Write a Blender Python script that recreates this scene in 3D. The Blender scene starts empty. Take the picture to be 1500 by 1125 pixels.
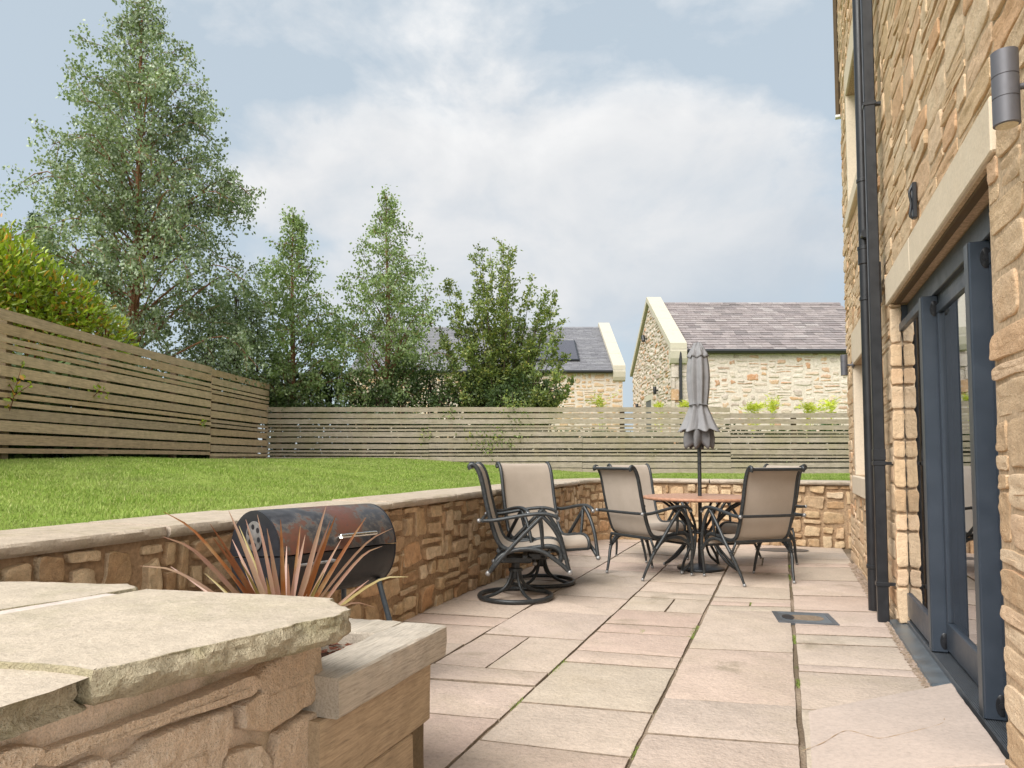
import bpy, bmesh, math, random
import numpy as np
from mathutils import Vector, Matrix
R = math.radians
SC = bpy.context.scene
COL = SC.collection

# ------------------------------------------------------------------ camera
YAW, PITCH, EYE = 20.636, 3.107, 1.1
cd = bpy.data.cameras.new('camera'); cam = bpy.data.objects.new('camera', cd); COL.objects.link(cam)
cam.location = (0, 0, EYE); cam.rotation_euler = (R(90 + PITCH), 0, R(YAW))
cd.sensor_width = 36; cd.lens = 25.2; cd.shift_y = 0.0343; cd.clip_start = 0.05; cd.clip_end = 2000
SC.camera = cam

# ------------------------------------------------------------------ sky, sun, exposure
SUN_EL, SUN_AZ = 47, 201          # azimuth clockwise from +Y: the sun stands behind the camera
SUN_STRENGTH, SUN_ANGLE = 1.7, 42
SKY_STRENGTH, EXPOSURE = 0.056, 1.46
SC.view_settings.view_transform = 'Standard'; SC.view_settings.look = 'None'
SC.view_settings.exposure = EXPOSURE; SC.view_settings.gamma = 1
sl = bpy.data.lights.new('sun', 'SUN'); so = bpy.data.objects.new('sun', sl); COL.objects.link(so)
sl.energy = SUN_STRENGTH; sl.angle = R(SUN_ANGLE); sl.color = (1, .965, .92)
so.rotation_euler = (R(90 - SUN_EL), 0, R(180 - SUN_AZ)); so.location = (0, -10, 20)

class NT:
    """small helper to write node trees"""
    def __init__(s, tree): s.t = tree; s.n = tree.nodes; s.l = tree.links
    def new(s, kind, **kw):
        nd = s.n.new(kind)
        for k, v in kw.items(): setattr(nd, k, v)
        return nd
    def put(s, sock, v):
        if hasattr(v, 'is_output'): s.l.new(v, sock)
        else:
            if isinstance(v, (tuple, list)) and len(v) == 3 and sock.type == 'RGBA': v = (*v, 1)
            sock.default_value = v
    def math(s, op, a, b=0, c=None, clamp=False):
        nd = s.new('ShaderNodeMath', operation=op, use_clamp=clamp); s.put(nd.inputs[0], a); s.put(nd.inputs[1], b)
        if c is not None: s.put(nd.inputs[2], c)
        return nd.outputs[0]
    def mix(s, f, a, b, mode='MIX'):
        nd = s.new('ShaderNodeMix', data_type='RGBA', blend_type=mode)
        s.put(nd.inputs[0], f); s.put(nd.inputs[6], a); s.put(nd.inputs[7], b)
        return nd.outputs[2]
    def ramp(s, f, stops, mode='LINEAR'):
        nd = s.new('ShaderNodeValToRGB'); e = nd.color_ramp.elements; nd.color_ramp.interpolation = mode
        while len(e) < len(stops): e.new(0.5)
        for el, (p, c) in zip(e, stops):
            el.position = p; el.color = (*c, 1) if not isinstance(c, (int, float)) else (c, c, c, 1)
        s.put(nd.inputs[0], f); return nd.outputs[0]
    def noise(s, vec, scale, detail=4, rough=.55, dist=0, out=0, dims='3D'):
        nd = s.new('ShaderNodeTexNoise', noise_dimensions=dims)
        if vec is not None: s.l.new(vec, nd.inputs['Vector'])
        nd.inputs['Scale'].default_value = scale; nd.inputs['Detail'].default_value = detail
        nd.inputs['Roughness'].default_value = rough; nd.inputs['Distortion'].default_value = dist
        return nd.outputs[out]
    def mapping(s, vec, scale=(1, 1, 1), rot=(0, 0, 0), loc=(0, 0, 0)):
        nd = s.new('ShaderNodeMapping'); s.l.new(vec, nd.inputs[0])
        nd.inputs['Location'].default_value = loc; nd.inputs['Rotation'].default_value = rot; nd.inputs['Scale'].default_value = scale
        return nd.outputs[0]

def make_world():
    w = bpy.data.worlds.new('World'); SC.world = w; w.use_nodes = True
    t = NT(w.node_tree); t.n.clear()
    out = t.new('ShaderNodeOutputWorld'); bg = t.new('ShaderNodeBackground')
    bg.inputs['Strength'].default_value = SKY_STRENGTH
    sky = t.new('ShaderNodeTexSky'); sky.sky_type = 'NISHITA'; sky.sun_disc = False
    sky.sun_elevation = R(SUN_EL); sky.sun_rotation = R(SUN_AZ); sky.air_density = 1.0; sky.dust_density = 1.5
    tc = t.new('ShaderNodeTexCoord')
    d = t.mapping(tc.outputs['Generated'], rot=(0, 0, R(-YAW)))       # turn so that +Y is the garden's far end
    sp = t.new('ShaderNodeSeparateXYZ'); t.l.new(d, sp.inputs[0])
    x, y, z = sp.outputs
    fl = t.mapping(d, scale=(1, 1, 1.55)); n2 = t.noise(fl, 5.2, 7, .56, .3); n4 = t.noise(fl, 15, 6, .6, .2); n3 = t.noise(d, 2.2, 4, .5, .2)
    up = t.mapping(fl, loc=(-.02, 0, .06)); n2u = t.noise(up, 5.2, 7, .56, .3)
    def blob(u, v, a, b):
        p = t.math('DIVIDE', t.math('SUBTRACT', x, u), a); q = t.math('DIVIDE', t.math('SUBTRACT', z, v), b)
        r2 = t.math('ADD', t.math('MULTIPLY', p, p), t.math('MULTIPLY', q, q))
        return t.math('SUBTRACT', 1.0, r2)
    front = t.math('GREATER_THAN', y, 0.0)
    m = None
    for bl in ((.03, .315, .32, .135), (-.16, .385, .16, .06), (.17, .385, .16, .07), (.30, .265, .17, .06), (-.24, .335, .12, .06), (.05, .24, .36, .08)):
        k = blob(*bl); m = k if m is None else t.math('MAXIMUM', m, k)
    faint = t.math('MAXIMUM', t.math('MAXIMUM', blob(-.09, .52, .20, .07), blob(.22, .53, .26, .06)), blob(-.30, .53, .2, .07))
    m = t.math('MULTIPLY', t.math('MINIMUM', t.math('MAXIMUM', m, -1.0), .75), front)
    s = t.math('ADD', t.math('MULTIPLY', m, .34), t.math('ADD', t.math('MULTIPLY', t.math('SUBTRACT', n2, .5), 1.0), t.math('MULTIPLY', t.math('SUBTRACT', n4, .5), .38)))
    s = t.math('ADD', s, t.math('MULTIPLY', t.math('MULTIPLY', t.math('MAXIMUM', faint, 0), front), .22))
    mask = t.ramp(t.math('ADD', s, .5), [(.30, 0), (.44, .35), (.58, .8), (.76, 1)])
    blue = t.mix(.8, sky.outputs[0], (4.0, 4.6, 5.05))
    # cloud tops catch the light, bases go grey, more so low down and to the right
    lit = t.math('MULTIPLY', t.math('SUBTRACT', n2, n2u), 1.1)
    shade = t.math('SUBTRACT', t.math('ADD', t.math('MULTIPLY', t.math('SUBTRACT', n3, .5), .9), t.math('ADD', t.math('MULTIPLY', x, .45), t.math('MULTIPLY', t.math('SUBTRACT', .40, z), 2.0))), lit)
    cloud = t.ramp(t.math('ADD', shade, .32), [(0, (6.25, 6.25, 6.25)), (.38, (5.35, 5.43, 5.55)), (1, (4.0, 4.35, 4.75))])
    # a bluish-grey bank near the horizon
    bank = t.math('MULTIPLY', t.ramp(z, [(.02, 1), (.19, .9), (.28, 0)]), t.ramp(t.math('ADD', n3, t.math('MULTIPLY', x, .25)), [(.36, 0), (.54, .85)]))
    c = t.mix(mask, blue, cloud)
    c = t.mix(t.math('MULTIPLY', bank, front), c, (3.5, 4.05, 4.6))
    # unseen overcast behind the camera, brightened as added fill light
    back = t.ramp(t.math('ADD', t.math('MULTIPLY', y, -.8), t.math('ADD', .35, t.math('MULTIPLY', t.math('SUBTRACT', n3, .5), .5))), [(.45, 0), (.8, 1)])
    c = t.mix(back, c, t.ramp(n2, [(.3, (9.5, 9.6, 9.8)), (.65, (14.0, 13.8, 13.4))]))
    t.l.new(c, bg.inputs['Color']); t.l.new(bg.outputs[0], out.inputs['Surface'])
make_world()

# ------------------------------------------------------------------ measuring helper: photograph pixel (1500 x 1125) at a distance -> world point
_th, _ya = R(PITCH), R(YAW)
_fh = np.array([-math.sin(_ya), math.cos(_ya), 0]); _r = np.array([math.cos(_ya), math.sin(_ya), 0]); _u = np.array([0, 0, 1.])
_F = _fh * math.cos(_th) + _u * math.sin(_th); _U = -_fh * math.sin(_th) + _u * math.cos(_th)
_C = np.array([0, 0, EYE])
def _ray(px, py): return _F + _r * (px - 750) / 1050 - _U * (py - 614) / 1050
def at(px, py, D):
    d = _ray(px, py); return _C + d * (D / (d @ _fh))
def at_z(px, py, z=0):
    d = _ray(px, py); return _C + d * ((z - EYE) / d[2])
def at_x(px, py, X):
    d = _ray(px, py); return _C + d * (X / d[0])

# ------------------------------------------------------------------ object helpers
def tag(o, label=None, cat=None, group=None, kind=None):
    if label: o['label'] = label
    if cat: o['category'] = cat
    if group: o['group'] = group
    if kind: o['kind'] = kind
    return o
def thing(name, label, cat, loc=(0, 0, 0), rz=0, group=None):
    o = bpy.data.objects.new(name, None); COL.objects.link(o); o.empty_display_size = .1
    o.location = loc; o.rotation_euler = (0, 0, rz)
    return tag(o, label, cat, group)
def world_off(p):
    off = Vector((0, 0, 0))
    while p is not None: off += p.location; p = p.parent
    return off
def copy_tree(o, parent=None):
    c = o.copy(); COL.objects.link(c); c.parent = parent
    for ch in list(o.children): copy_tree(ch, c)
    return c

def raw_mesh(name, V, F, mat, parent=None, world=True, smooth=None, attr=None):
    V = np.asarray(V, dtype=np.float64).reshape(-1, 3)
    if parent is not None and world: V = V - np.array(world_off(parent))
    me = bpy.data.meshes.new(name)
    if isinstance(F, np.ndarray):
        n, k = F.shape
        me.vertices.add(len(V)); me.vertices.foreach_set('co', V.astype(np.float32).ravel())
        me.loops.add(n * k); me.loops.foreach_set('vertex_index', F.astype(np.int32).ravel())
        me.polygons.add(n); me.polygons.foreach_set('loop_start', np.arange(0, n * k, k, dtype=np.int32))
        me.update(calc_edges=True)
    else:
        me.from_pydata(V.tolist(), [], F); me.update()
    if smooth is not None:
        me.polygons.foreach_set('use_smooth', np.ones(len(me.polygons), dtype=bool))
        if smooth < 170: me.set_sharp_from_angle(angle=R(smooth))
    me.materials.append(mat)
    o = bpy.data.objects.new(name, me); COL.objects.link(o)
    if parent is not None: o.parent = parent
    return o

def spline(pts, n=24, closed=False):
    P = np.asarray(pts, float)
    if closed: Q = np.vstack([P[-1], P, P[0], P[1]]); segs = len(P)
    else: Q = np.vstack([2 * P[0] - P[1], P, 2 * P[-1] - P[-2]]); segs = len(P) - 1
    out = []
    for u in np.linspace(0, segs, n, endpoint=not closed):
        i = min(int(u), segs - 1); t = u - i
        p0, p1, p2, p3 = Q[i:i + 4]
        out.append(.5 * (2 * p1 + (p2 - p0) * t + (2 * p0 - 5 * p1 + 4 * p2 - p3) * t * t + (3 * p1 - p0 - 3 * p2 + p3) * t ** 3))
    return np.array(out)

class MB:
    def __init__(s): s.v = []; s.f = []
    def add(s, V, F):
        b = len(s.v); s.v.extend([tuple(map(float, p)) for p in V]); s.f.extend([tuple(int(i) + b for i in f) for f in F])
    def quad(s, a, b, c, d): s.add([a, b, c, d], [(0, 1, 2, 3)])
    def box(s, x0, x1, y0, y1, z0, z1, bev=0, M=None):
        if bev <= 0:
            V = [(x, y, z) for z in (z0, z1) for y in (y0, y1) for x in (x0, x1)]
            F = [(0, 2, 3, 1), (4, 5, 7, 6), (0, 1, 5, 4), (2, 6, 7, 3), (0, 4, 6, 2), (1, 3, 7, 5)]
        else:
            V = []; idx = {}
            c = ((x0, x1), (y0, y1), (z0, z1))
            for i in (0, 1):
                for j in (0, 1):
                    for k in (0, 1):
                        p = [c[0][i], c[1][j], c[2][k]]; sg = [1 - 2 * i, 1 - 2 * j, 1 - 2 * k]
                        for a in range(3):
                            q = [p[m] + (0 if m == a else sg[m] * bev) for m in range(3)]
                            idx[i, j, k, a] = len(V); V.append(tuple(q))
            F = []
            for a in range(3):
                b_, c_ = (a + 1) % 3, (a + 2) % 3
                for e in (0, 1):
                    def K(bv, cv):
                        t = [0, 0, 0]; t[a] = e; t[b_] = bv; t[c_] = cv; return idx[t[0], t[1], t[2], a]
                    f = [K(0, 0), K(1, 0), K(1, 1), K(0, 1)]; F.append(f if e else f[::-1])
                    # edges along axis a: between the faces of axes b_ and c_
                for bv in (0, 1):
                    for cv in (0, 1):
                        t0 = [0, 0, 0]; t0[a] = 0; t0[b_] = bv; t0[c_] = cv
                        t1 = list(t0); t1[a] = 1
                        f = [idx[(*t0, b_)], idx[(*t1, b_)], idx[(*t1, c_)], idx[(*t0, c_)]]
                        F.append(f if (bv != cv) else f[::-1])
            for i in (0, 1):
                for j in (0, 1):
                    for k in (0, 1):
                        f = [idx[i, j, k, 0], idx[i, j, k, 1], idx[i, j, k, 2]]
                        F.append(f if (i + j + k) % 2 else f[::-1])
        if M is not None: V = [tuple(M @ Vector(p)) for p in V]
        s.add(V, F)
    def tube(s, path, r, seg=8, closed=False, cap=True, flat=None):
        P = np.asarray(path, float); n = len(P)
        rr = np.full(n, r, float) if np.isscalar(r) else np.asarray(r, float)
        T = np.zeros_like(P)
        T[1:-1] = P[2:] - P[:-2]; T[0] = P[1] - P[0]; T[-1] = P[-1] - P[-2]
        if closed: T[0] = P[1] - P[-1]; T[-1] = P[0] - P[-2]
        T /= np.maximum(np.linalg.norm(T, axis=1)[:, None], 1e-9)
        up = np.array([0, 0, 1.]) if abs(T[0][2]) < .9 else np.array([1., 0, 0])
        N = np.cross(T[0], up); N /= np.linalg.norm(N)
        V = []; ang = np.arange(seg) * 2 * math.pi / seg
        for i in range(n):
            N = N - T[i] * (N @ T[i]); N /= max(np.linalg.norm(N), 1e-9); B = np.cross(T[i], N)
            fl = 1 if flat is None else flat
            for a in ang: V.append(P[i] + rr[i] * (math.cos(a) * N + fl * math.sin(a) * B))
        F = []
        m = n if closed else n - 1
        for i in range(m):
            j = (i + 1) % n
            for k in range(seg): F.append((i * seg + k, i * seg + (k + 1) % seg, j * seg + (k + 1) % seg, j * seg + k))
        if cap and not closed: F.append(tuple(range(seg))[::-1]); F.append(tuple((n - 1) * seg + k for k in range(seg)))
        s.add(V, F)
    def lathe(s, prof, seg=32, c=(0, 0, 0), M=None):
        V = []; F = []
        for r, z in prof:
            for k in range(seg):
                a = 2 * math.pi * k / seg; V.append((c[0] + r * math.cos(a), c[1] + r * math.sin(a), c[2] + z))
        for i in range(len(prof) - 1):
            for k in range(seg): F.append((i * seg + k, i * seg + (k + 1) % seg, (i + 1) * seg + (k + 1) % seg, (i + 1) * seg + k))
        if prof[0][0] > 1e-5: F.append(tuple(range(seg))[::-1])
        if prof[-1][0] > 1e-5: F.append(tuple((len(prof) - 1) * seg + k for k in range(seg)))
        if M is not None: V = [tuple(M @ Vector(p)) for p in V]
        s.add(V, F)
    def cyl(s, a, b, r, seg=16): s.tube([a, b], r, seg)
    def ball(s, c, r, seg=10):
        pr = [(max(1e-6, r * math.sin(t)), -r * math.cos(t)) for t in np.linspace(0, math.pi, seg // 2 + 2)]
        s.lathe(pr, seg, c)
    def prism(s, poly, z0, z1):
        n = len(poly); V = [(x, y, z0) for x, y in poly] + [(x, y, z1) for x, y in poly]
        F = [tuple(range(n))[::-1], tuple(range(n, 2 * n))] + [(i, (i + 1) % n, n + (i + 1) % n, n + i) for i in range(n)]
        s.add(V, F)
    def build(s, name, mat, parent=None, world=True, smooth=None):
        return raw_mesh(name, s.v, s.f, mat, parent, world, smooth)

def vnoise(P, seed=0):
    """3-D value noise in [-1, 1]"""
    P = np.asarray(P, float); I = np.floor(P).astype(np.int64); f = P - I; f = f * f * (3 - 2 * f)
    def h(i, j, k):
        n = (i * 374761393 + j * 668265263 + k * 2147483647 + seed * 1274126177) & 0xffffffff
        n = ((n ^ (n >> 13)) * 1103515245 + 12345) & 0xffffffff
        n = ((n ^ (n >> 16)) * 69069 + 7) & 0xffffffff
        return (n & 0xffffff) / 0x7fffff - 1
    x, y, z = I.T; a, b, c = f.T; r = 0
    for i in (0, 1):
        for j in (0, 1):
            for k in (0, 1):
                r = r + h(x + i, y + j, z + k) * (a if i else 1 - a) * (b if j else 1 - b) * (c if k else 1 - c)
    return r
def fbm(P, seed=0, o=3):
    P = np.asarray(P, float); r = 0; w = 1
    for k in range(o): r = r + w * vnoise(P * 2 ** k, seed + k * 17); w *= .5
    return r / 1.75

def chaikin(P, it=1):
    for _ in range(it):
        Q = np.roll(P, -1, axis=0); P = np.stack([.75 * P + .25 * Q, .25 * P + .75 * Q], 1).reshape(-1, 2)
    return P
class Stones:
    """collects cushion-shaped stones laid on a surface; mapf(u, v, n) -> xyz"""
    def __init__(s): s.V = []; s.F = []; s.n = 0
    def stone(s, P, mapf, d=.03, rough=.006, skirt=.03, levels=None, smooth_it=1, seed=0, tilt=0, rng=random, fq=(14, 14)):
        P = chaikin(np.asarray(P, float), smooth_it); m = len(P)
        c = (P.max(0) + P.min(0)) / 2; hw = np.maximum((P.max(0) - P.min(0)) / 2, .004)
        md = min(hw)
        L = levels or [(0, -skirt), (0, .2), (.015, .62), (.05, .88), (.16, .98), (.4, 1.0), (.7, 1.0)]
        tu, tv = rng.uniform(-tilt, tilt), rng.uniform(-tilt, tilt)
        U = []; N = []
        for ins, dep in L:
            k = np.maximum(1 - ins * md / hw, .05)
            Q = c + (P - c) * k
            U.append(Q); N.append(np.full(m, dep * d if dep >= 0 else dep))
        U.append(c[None]); N.append(np.array([d]))
        U = np.vstack(U); N = np.concatenate(N)
        top = N > 0.05 * d
        q = np.c_[U * np.array(fq), np.full(len(U), seed * .37)]
        N = N + top * (rough * (fbm(q, 3, 4) - .6 * np.abs(fbm(q * .7 + 9.3, 13, 2))) + tu * (U[:, 0] - c[0]) + tv * (U[:, 1] - c[1])) 
        sh = fbm(np.c_[U * 9, N * 0 + 5.1], 11, 2) * rough * .9
        U = U + np.c_[sh, -sh]
        V = mapf(U[:, 0], U[:, 1], N)
        b = s.n; K = len(L)
        for i in range(K - 1):
            for k in range(m):
                k2 = (k + 1) % m
                s.F.append((b + i * m + k, b + i * m + k2, b + (i + 1) * m + k2, b + (i + 1) * m + k))
        for k in range(m): s.F.append((b + (K - 1) * m + k, b + (K - 1) * m + (k + 1) % m, b + K * m))
        s.V.append(V); s.n += len(V)
    def rubble(s, rng, us, vs, mapf, wsel, hsel, gap=.012, d=.025, dvar=.012, rough=.006, skirt=.03, jit=.25, skip=None, warp=.012, levels=None, tilt=.12, edge_skirt=None, it=1, fq=(14, 14)):
        nu, nv = len(us) - 1, len(vs) - 1
        free = np.ones((nv, nu), bool)
        if skip:
            for j in range(nv):
                for i in range(nu):
                    if skip((us[i] + us[i + 1]) / 2, (vs[j] + vs[j + 1]) / 2): free[j, i] = False
        blocked = ~free.copy()
        for j in range(nv):
            for i in range(nu):
                if not free[j, i]: continue
                h = hsel(rng); wd = wsel(rng, h); w = 0
                while w < wd and i + w < nu and free[j, i + w]: w += 1
                if i + w < nu and free[j, i + w] and (i + w + 1 >= nu or not free[j, i + w + 1]) : w += 1
                hh = 1
                while hh < h and j + hh < nv and free[j + hh, i:i + w].all(): hh += 1
                free[j:j + hh, i:i + w] = False
                u0, u1, v0, v1 = us[i], us[i + w], vs[j], vs[j + hh]
                g = gap / 2 * rng.uniform(.7, 1.4)
                e = min(u1 - u0, v1 - v0) * jit * .35
                def jt(): return rng.uniform(-e, e) * .5
                pts = []
                A = np.array([(u0 + g, v0 + g), (u1 - g, v0 + g), (u1 - g, v1 - g), (u0 + g, v1 - g)])
                A = A + np.array([[rng.uniform(0, e) * sx, rng.uniform(0, e) * sy] for sx, sy in ((1, 1), (-1, 1), (-1, -1), (1, -1))])
                for a in range(4):
                    p, q = A[a], A[(a + 1) % 4]
                    for t in (.1, .36, .64, .9):
                        nrm = np.array([q[1] - p[1], p[0] - q[0]]); nrm /= max(np.linalg.norm(nrm), 1e-6)
                        pts.append(p + (q - p) * t + nrm * jt() * .6)
                P = np.array(pts)
                if warp:
                    ws = np.c_[P * 3.1, np.full(len(P), 1.7)]
                    P = P + warp * np.c_[vnoise(ws, 5), vnoise(ws, 9)]
                sk = skirt
                if edge_skirt:
                    for (eu0, eu1, ev0, ev1, dep) in edge_skirt:
                        if u1 > eu0 - 1e-4 and u0 < eu1 + 1e-4 and v1 > ev0 - 1e-4 and v0 < ev1 + 1e-4: sk = dep
                s.stone(P, mapf, d + rng.uniform(-dvar, dvar), rough, sk, levels, it, rng.randint(0, 999), tilt, rng, fq)
    def build(s, name, mat, parent=None, smooth=60):
        return raw_mesh(name, np.vstack(s.V), s.F, mat, parent, True, smooth)

# ------------------------------------------------------------------ materials
def mat_new(name):
    m = bpy.data.materials.new(name); m.use_nodes = True; t = NT(m.node_tree); t.n.clear()
    out = t.new('ShaderNodeOutputMaterial'); b = t.new('ShaderNodeBsdfPrincipled'); t.l.new(b.outputs[0], out.inputs[0])
    return m, t, b, out
def bump(t, b, h, strength=.3, dist=.01):
    bp = t.new('ShaderNodeBump'); bp.inputs['Strength'].default_value = strength; bp.inputs['Distance'].default_value = dist
    t.l.new(h, bp.inputs['Height']); t.l.new(bp.outputs[0], b.inputs['Normal']); return bp
def coords(t):
    g = t.new('ShaderNodeNewGeometry'); return g.outputs['Position'], g.outputs['Random Per Island'], g

def stone_mat(name, tones, patch=(.42, .24, .12), patch_amt=.25, dark=.55, scale=1, grain=.5, moss=0, bs=.5, pale=None, stain=None):
    m, t, b, _ = mat_new(name); p, rnd, g = coords(t)
    n = len(tones); base = t.ramp(rnd, [(i / (n - 1), c) for i, c in enumerate(tones)])
    off = t.new('ShaderNodeVectorMath', operation='MULTIPLY_ADD'); cmb = t.new('ShaderNodeCombineXYZ')
    for i in range(3): t.put(cmb.inputs[i], rnd)
    t.l.new(cmb.outputs[0], off.inputs[0]); off.inputs[1].default_value = (37, 53, 71); t.l.new(p, off.inputs[2])
    q = off.outputs[0]
    big = t.noise(q, 6 * scale, 5, .6, .4); mid = t.noise(q, 22 * scale, 5, .65); fine = t.noise(p, 170 * scale, 3, .7)
    c = t.mix(t.ramp(big, [(.50, 0), (.72, patch_amt)]), base, patch)
    if pale: c = t.mix(t.ramp(mid, [(.5, 0), (.72, .55)]), c, pale)
    c = t.mix(1, c, t.ramp(mid, [(.25, dark + .12), (.6, 1.0), (.8, 1.1)]), 'MULTIPLY')
    c = t.mix(grain, c, t.ramp(fine, [(.28, .62), (.5, 1), (.75, 1.22)]), 'MULTIPLY')
    if stain:
        c = t.mix(t.ramp(t.noise(p, 1.7, 6, .62, .4), [(.60, 0), (.68, .55)]), c, stain)
    if moss:
        mz = t.noise(p, 4, 4, .6); c = t.mix(t.ramp(mz, [(.56, 0), (.7, moss)]), c, (.10, .11, .035))
    t.l.new(c, b.inputs['Base Color']); b.inputs['Roughness'].default_value = .93; b.inputs['Specular IOR Level'].default_value = .25
    grit = t.noise(q, 60 * scale, 4, .75); c = t.mix(.75 * min(1, grain * 1.4), c, t.ramp(grit, [(.30, .66), (.48, .98), (.58, 1.04), (.75, 1.28)]), 'MULTIPLY')
    bed = t.noise(t.mapping(q, scale=(2, 2, 16)), 3 * scale, 4, .6, .5); c = t.mix(.55, c, t.ramp(bed, [(.3, .80), (.5, 1.0), (.7, 1.14)]), 'MULTIPLY')
    h = t.math('ADD', t.math('MULTIPLY', mid, 1.3), t.math('ADD', t.math('MULTIPLY', fine, .45), t.math('MULTIPLY', grit, .9))); bump(t, b, h, bs * 1.35, .013)
    return m
def plain(name, col, rough=.5, metal=0, var=.12, scale=30, bs=.05, spec=.5, coat=0):
    m, t, b, _ = mat_new(name); p, rnd, g = coords(t)
    n = t.noise(p, scale, 4, .6)
    c = t.mix(1, col, t.ramp(n, [(.3, 1 - var), (.7, 1 + var)]), 'MULTIPLY')
    t.l.new(c, b.inputs['Base Color']); b.inputs['Metallic'].default_value = metal; b.inputs['Specular IOR Level'].default_value = spec
    t.l.new(t.ramp(n, [(.3, max(rough - .08, .03)), (.7, min(rough + .08, 1))]), b.inputs['Roughness'])
    if bs: bump(t, b, n, bs, .004)
    b.inputs['Coat Weight'].default_value = coat
    return m
def wood_mat(name, tones, axis=0, green=0, rough=.85, grain=1.0, knots=True):
    """weathered boards; grain runs along the direction given in the horizontal plane (radians) or 'z'"""
    m, t, b, _ = mat_new(name); p, rnd, g = coords(t)
    base = t.ramp(rnd, [(i / (len(tones) - 1), c) for i, c in enumerate(tones)])
    v = t.mapping(p, rot=(0, 0, -axis))
    off = t.new('ShaderNodeVectorMath', operation='ADD'); cmb = t.new('ShaderNodeCombineXYZ'); t.put(cmb.inputs[0], t.math('MULTIPLY', rnd, 90)); t.put(cmb.inputs[2], t.math('MULTIPLY', rnd, 31))
    t.l.new(v, off.inputs[0]); t.l.new(cmb.outputs[0], off.inputs[1])
    st = t.mapping(off.outputs[0], scale=(1.6, 22, 22)); n1 = t.noise(st, 3.6 * grain, 7, .72, .35)
    st2 = t.mapping(off.outputs[0], scale=(4, 90, 90)); n2 = t.noise(st2, 2, 4, .6)
    big = t.noise(p, 1.7, 4, .6); blot = t.noise(p, 9, 4, .65)
    c = t.mix(1, base, t.ramp(n1, [(.28, .58), (.5, 1), (.75, 1.22)]), 'MULTIPLY')
    c = t.mix(.6, c, t.ramp(n2, [(.3, .72), (.6, 1.08)]), 'MULTIPLY')
    c = t.mix(.6, c, t.ramp(blot, [(.3, .72), (.55, 1.0), (.75, 1.12)]), 'MULTIPLY')
    if green: c = t.mix(t.ramp(big, [(.42, 0), (.68, green)]), c, (.20, .185, .055))
    t.l.new(c, b.inputs['Base Color']); b.inputs['Roughness'].default_value = rough; b.inputs['Specular IOR Level'].default_value = .25
    bump(t, b, t.math('ADD', n1, t.math('MULTIPLY', n2, .6)), .35, .006)
    return m
def leaf_mat(name, cols, trans=.3, rough=.5, spec=.4, big=None):
    m, t, b, out = mat_new(name); p, rnd, g = coords(t)
    c = t.ramp(rnd, [(i / (len(cols) - 1), k) for i, k in enumerate(cols)])
    n = t.noise(p, 1.3, 3, .6); c = t.mix(1, c, t.ramp(n, [(.3, .72), (.7, 1.3)]), 'MULTIPLY')
    t.l.new(c, b.inputs['Base Color']); b.inputs['Roughness'].default_value = rough; b.inputs['Specular IOR Level'].default_value = spec
    tr = t.new('ShaderNodeBsdfTranslucent'); t.l.new(t.mix(1, c, (1.25, 1.35, .6), 'MULTIPLY'), tr.inputs[0])
    ms = t.new('ShaderNodeMixShader'); ms.inputs[0].default_value = trans
    t.l.new(b.outputs[0], ms.inputs[1]); t.l.new(tr.outputs[0], ms.inputs[2]); t.l.new(ms.outputs[0], out.inputs[0])
    return m

M = {}
M['house_stone'] = stone_mat('house_stone', [(0.642, 0.449, 0.268), (0.770, 0.599, 0.417), (0.556, 0.385, 0.230), (0.792, 0.610, 0.417), (0.663, 0.471, 0.284), (0.738, 0.546, 0.358), (0.642, 0.385, 0.214), (0.749, 0.572, 0.396)], (.60, .36, .19), .35, .72, 1, .5)
M['house_mortar'] = plain('house_mortar', (.50, .37, .245), .95, 0, .3, 60, .4, .1)
M['wall_stone'] = stone_mat('wall_stone', [(0.605, 0.429, 0.248), (0.715, 0.539, 0.341), (0.528, 0.341, 0.187), (0.748, 0.583, 0.396), (0.649, 0.473, 0.281), (0.440, 0.270, 0.149), (0.693, 0.539, 0.352), (0.638, 0.385, 0.209)], (.42, .21, .09), .4, .5, 1, .55, .25)
M['wall_mortar'] = plain('wall_mortar', (.36, .25, .155), .95, 0, .3, 50, .4, .1)
M['block_stone'] = stone_mat('block_stone', [(.80, .67, .52), (.70, .545, .39), (.80, .69, .55), (.74, .59, .44), (.78, .64, .49)], (.64, .43, .26), .45, .76, 1.0, .7, .0, .9)
M['block_mortar'] = stone_mat('block_mortar', [(.68, .55, .42), (.72, .59, .46)], (.17, .16, .06), .45, .74, 1.2, .8)
M['coping'] = stone_mat('coping', [(0.475, 0.404, 0.314), (0.503, 0.418, 0.337), (0.456, 0.380, 0.290)], (.33, .28, .16), .45, .66, .8, .45, .22, .35)
M['coping_pad'] = stone_mat('coping_pad', [(0.475, 0.408, 0.318), (0.503, 0.427, 0.342)], (.37, .33, .22), .5, .70, .6, .5, .20, .3)
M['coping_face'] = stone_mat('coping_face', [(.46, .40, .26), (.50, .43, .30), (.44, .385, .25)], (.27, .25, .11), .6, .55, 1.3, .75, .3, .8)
M['mortar_white'] = plain('mortar_white', (.54, .47, .42), .95, 0, .15, 60, .3, .1)
M['paving'] = stone_mat('paving', [(0.485, 0.408, 0.329), (0.543, 0.417, 0.344), (0.456, 0.388, 0.325), (0.563, 0.446, 0.374), (0.495, 0.421, 0.334), (0.543, 0.417, 0.349), (0.514, 0.436, 0.354), (0.504, 0.383, 0.314)], (.44, .365, .27), .5, .74, .33, .5, .05, .5, None, (.24, .20, .14))
M['ramp'] = stone_mat('ramp', [(.50, .41, .35), (.51, .42, .36)], (.44, .37, .32), .35, .8, .3, .35, 0, .2)
M['cream'] = stone_mat('cream', [(.70, .59, .45), (.72, .61, .47)], (.62, .50, .36), .25, .82, .4, .3, 0, .12)
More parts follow.
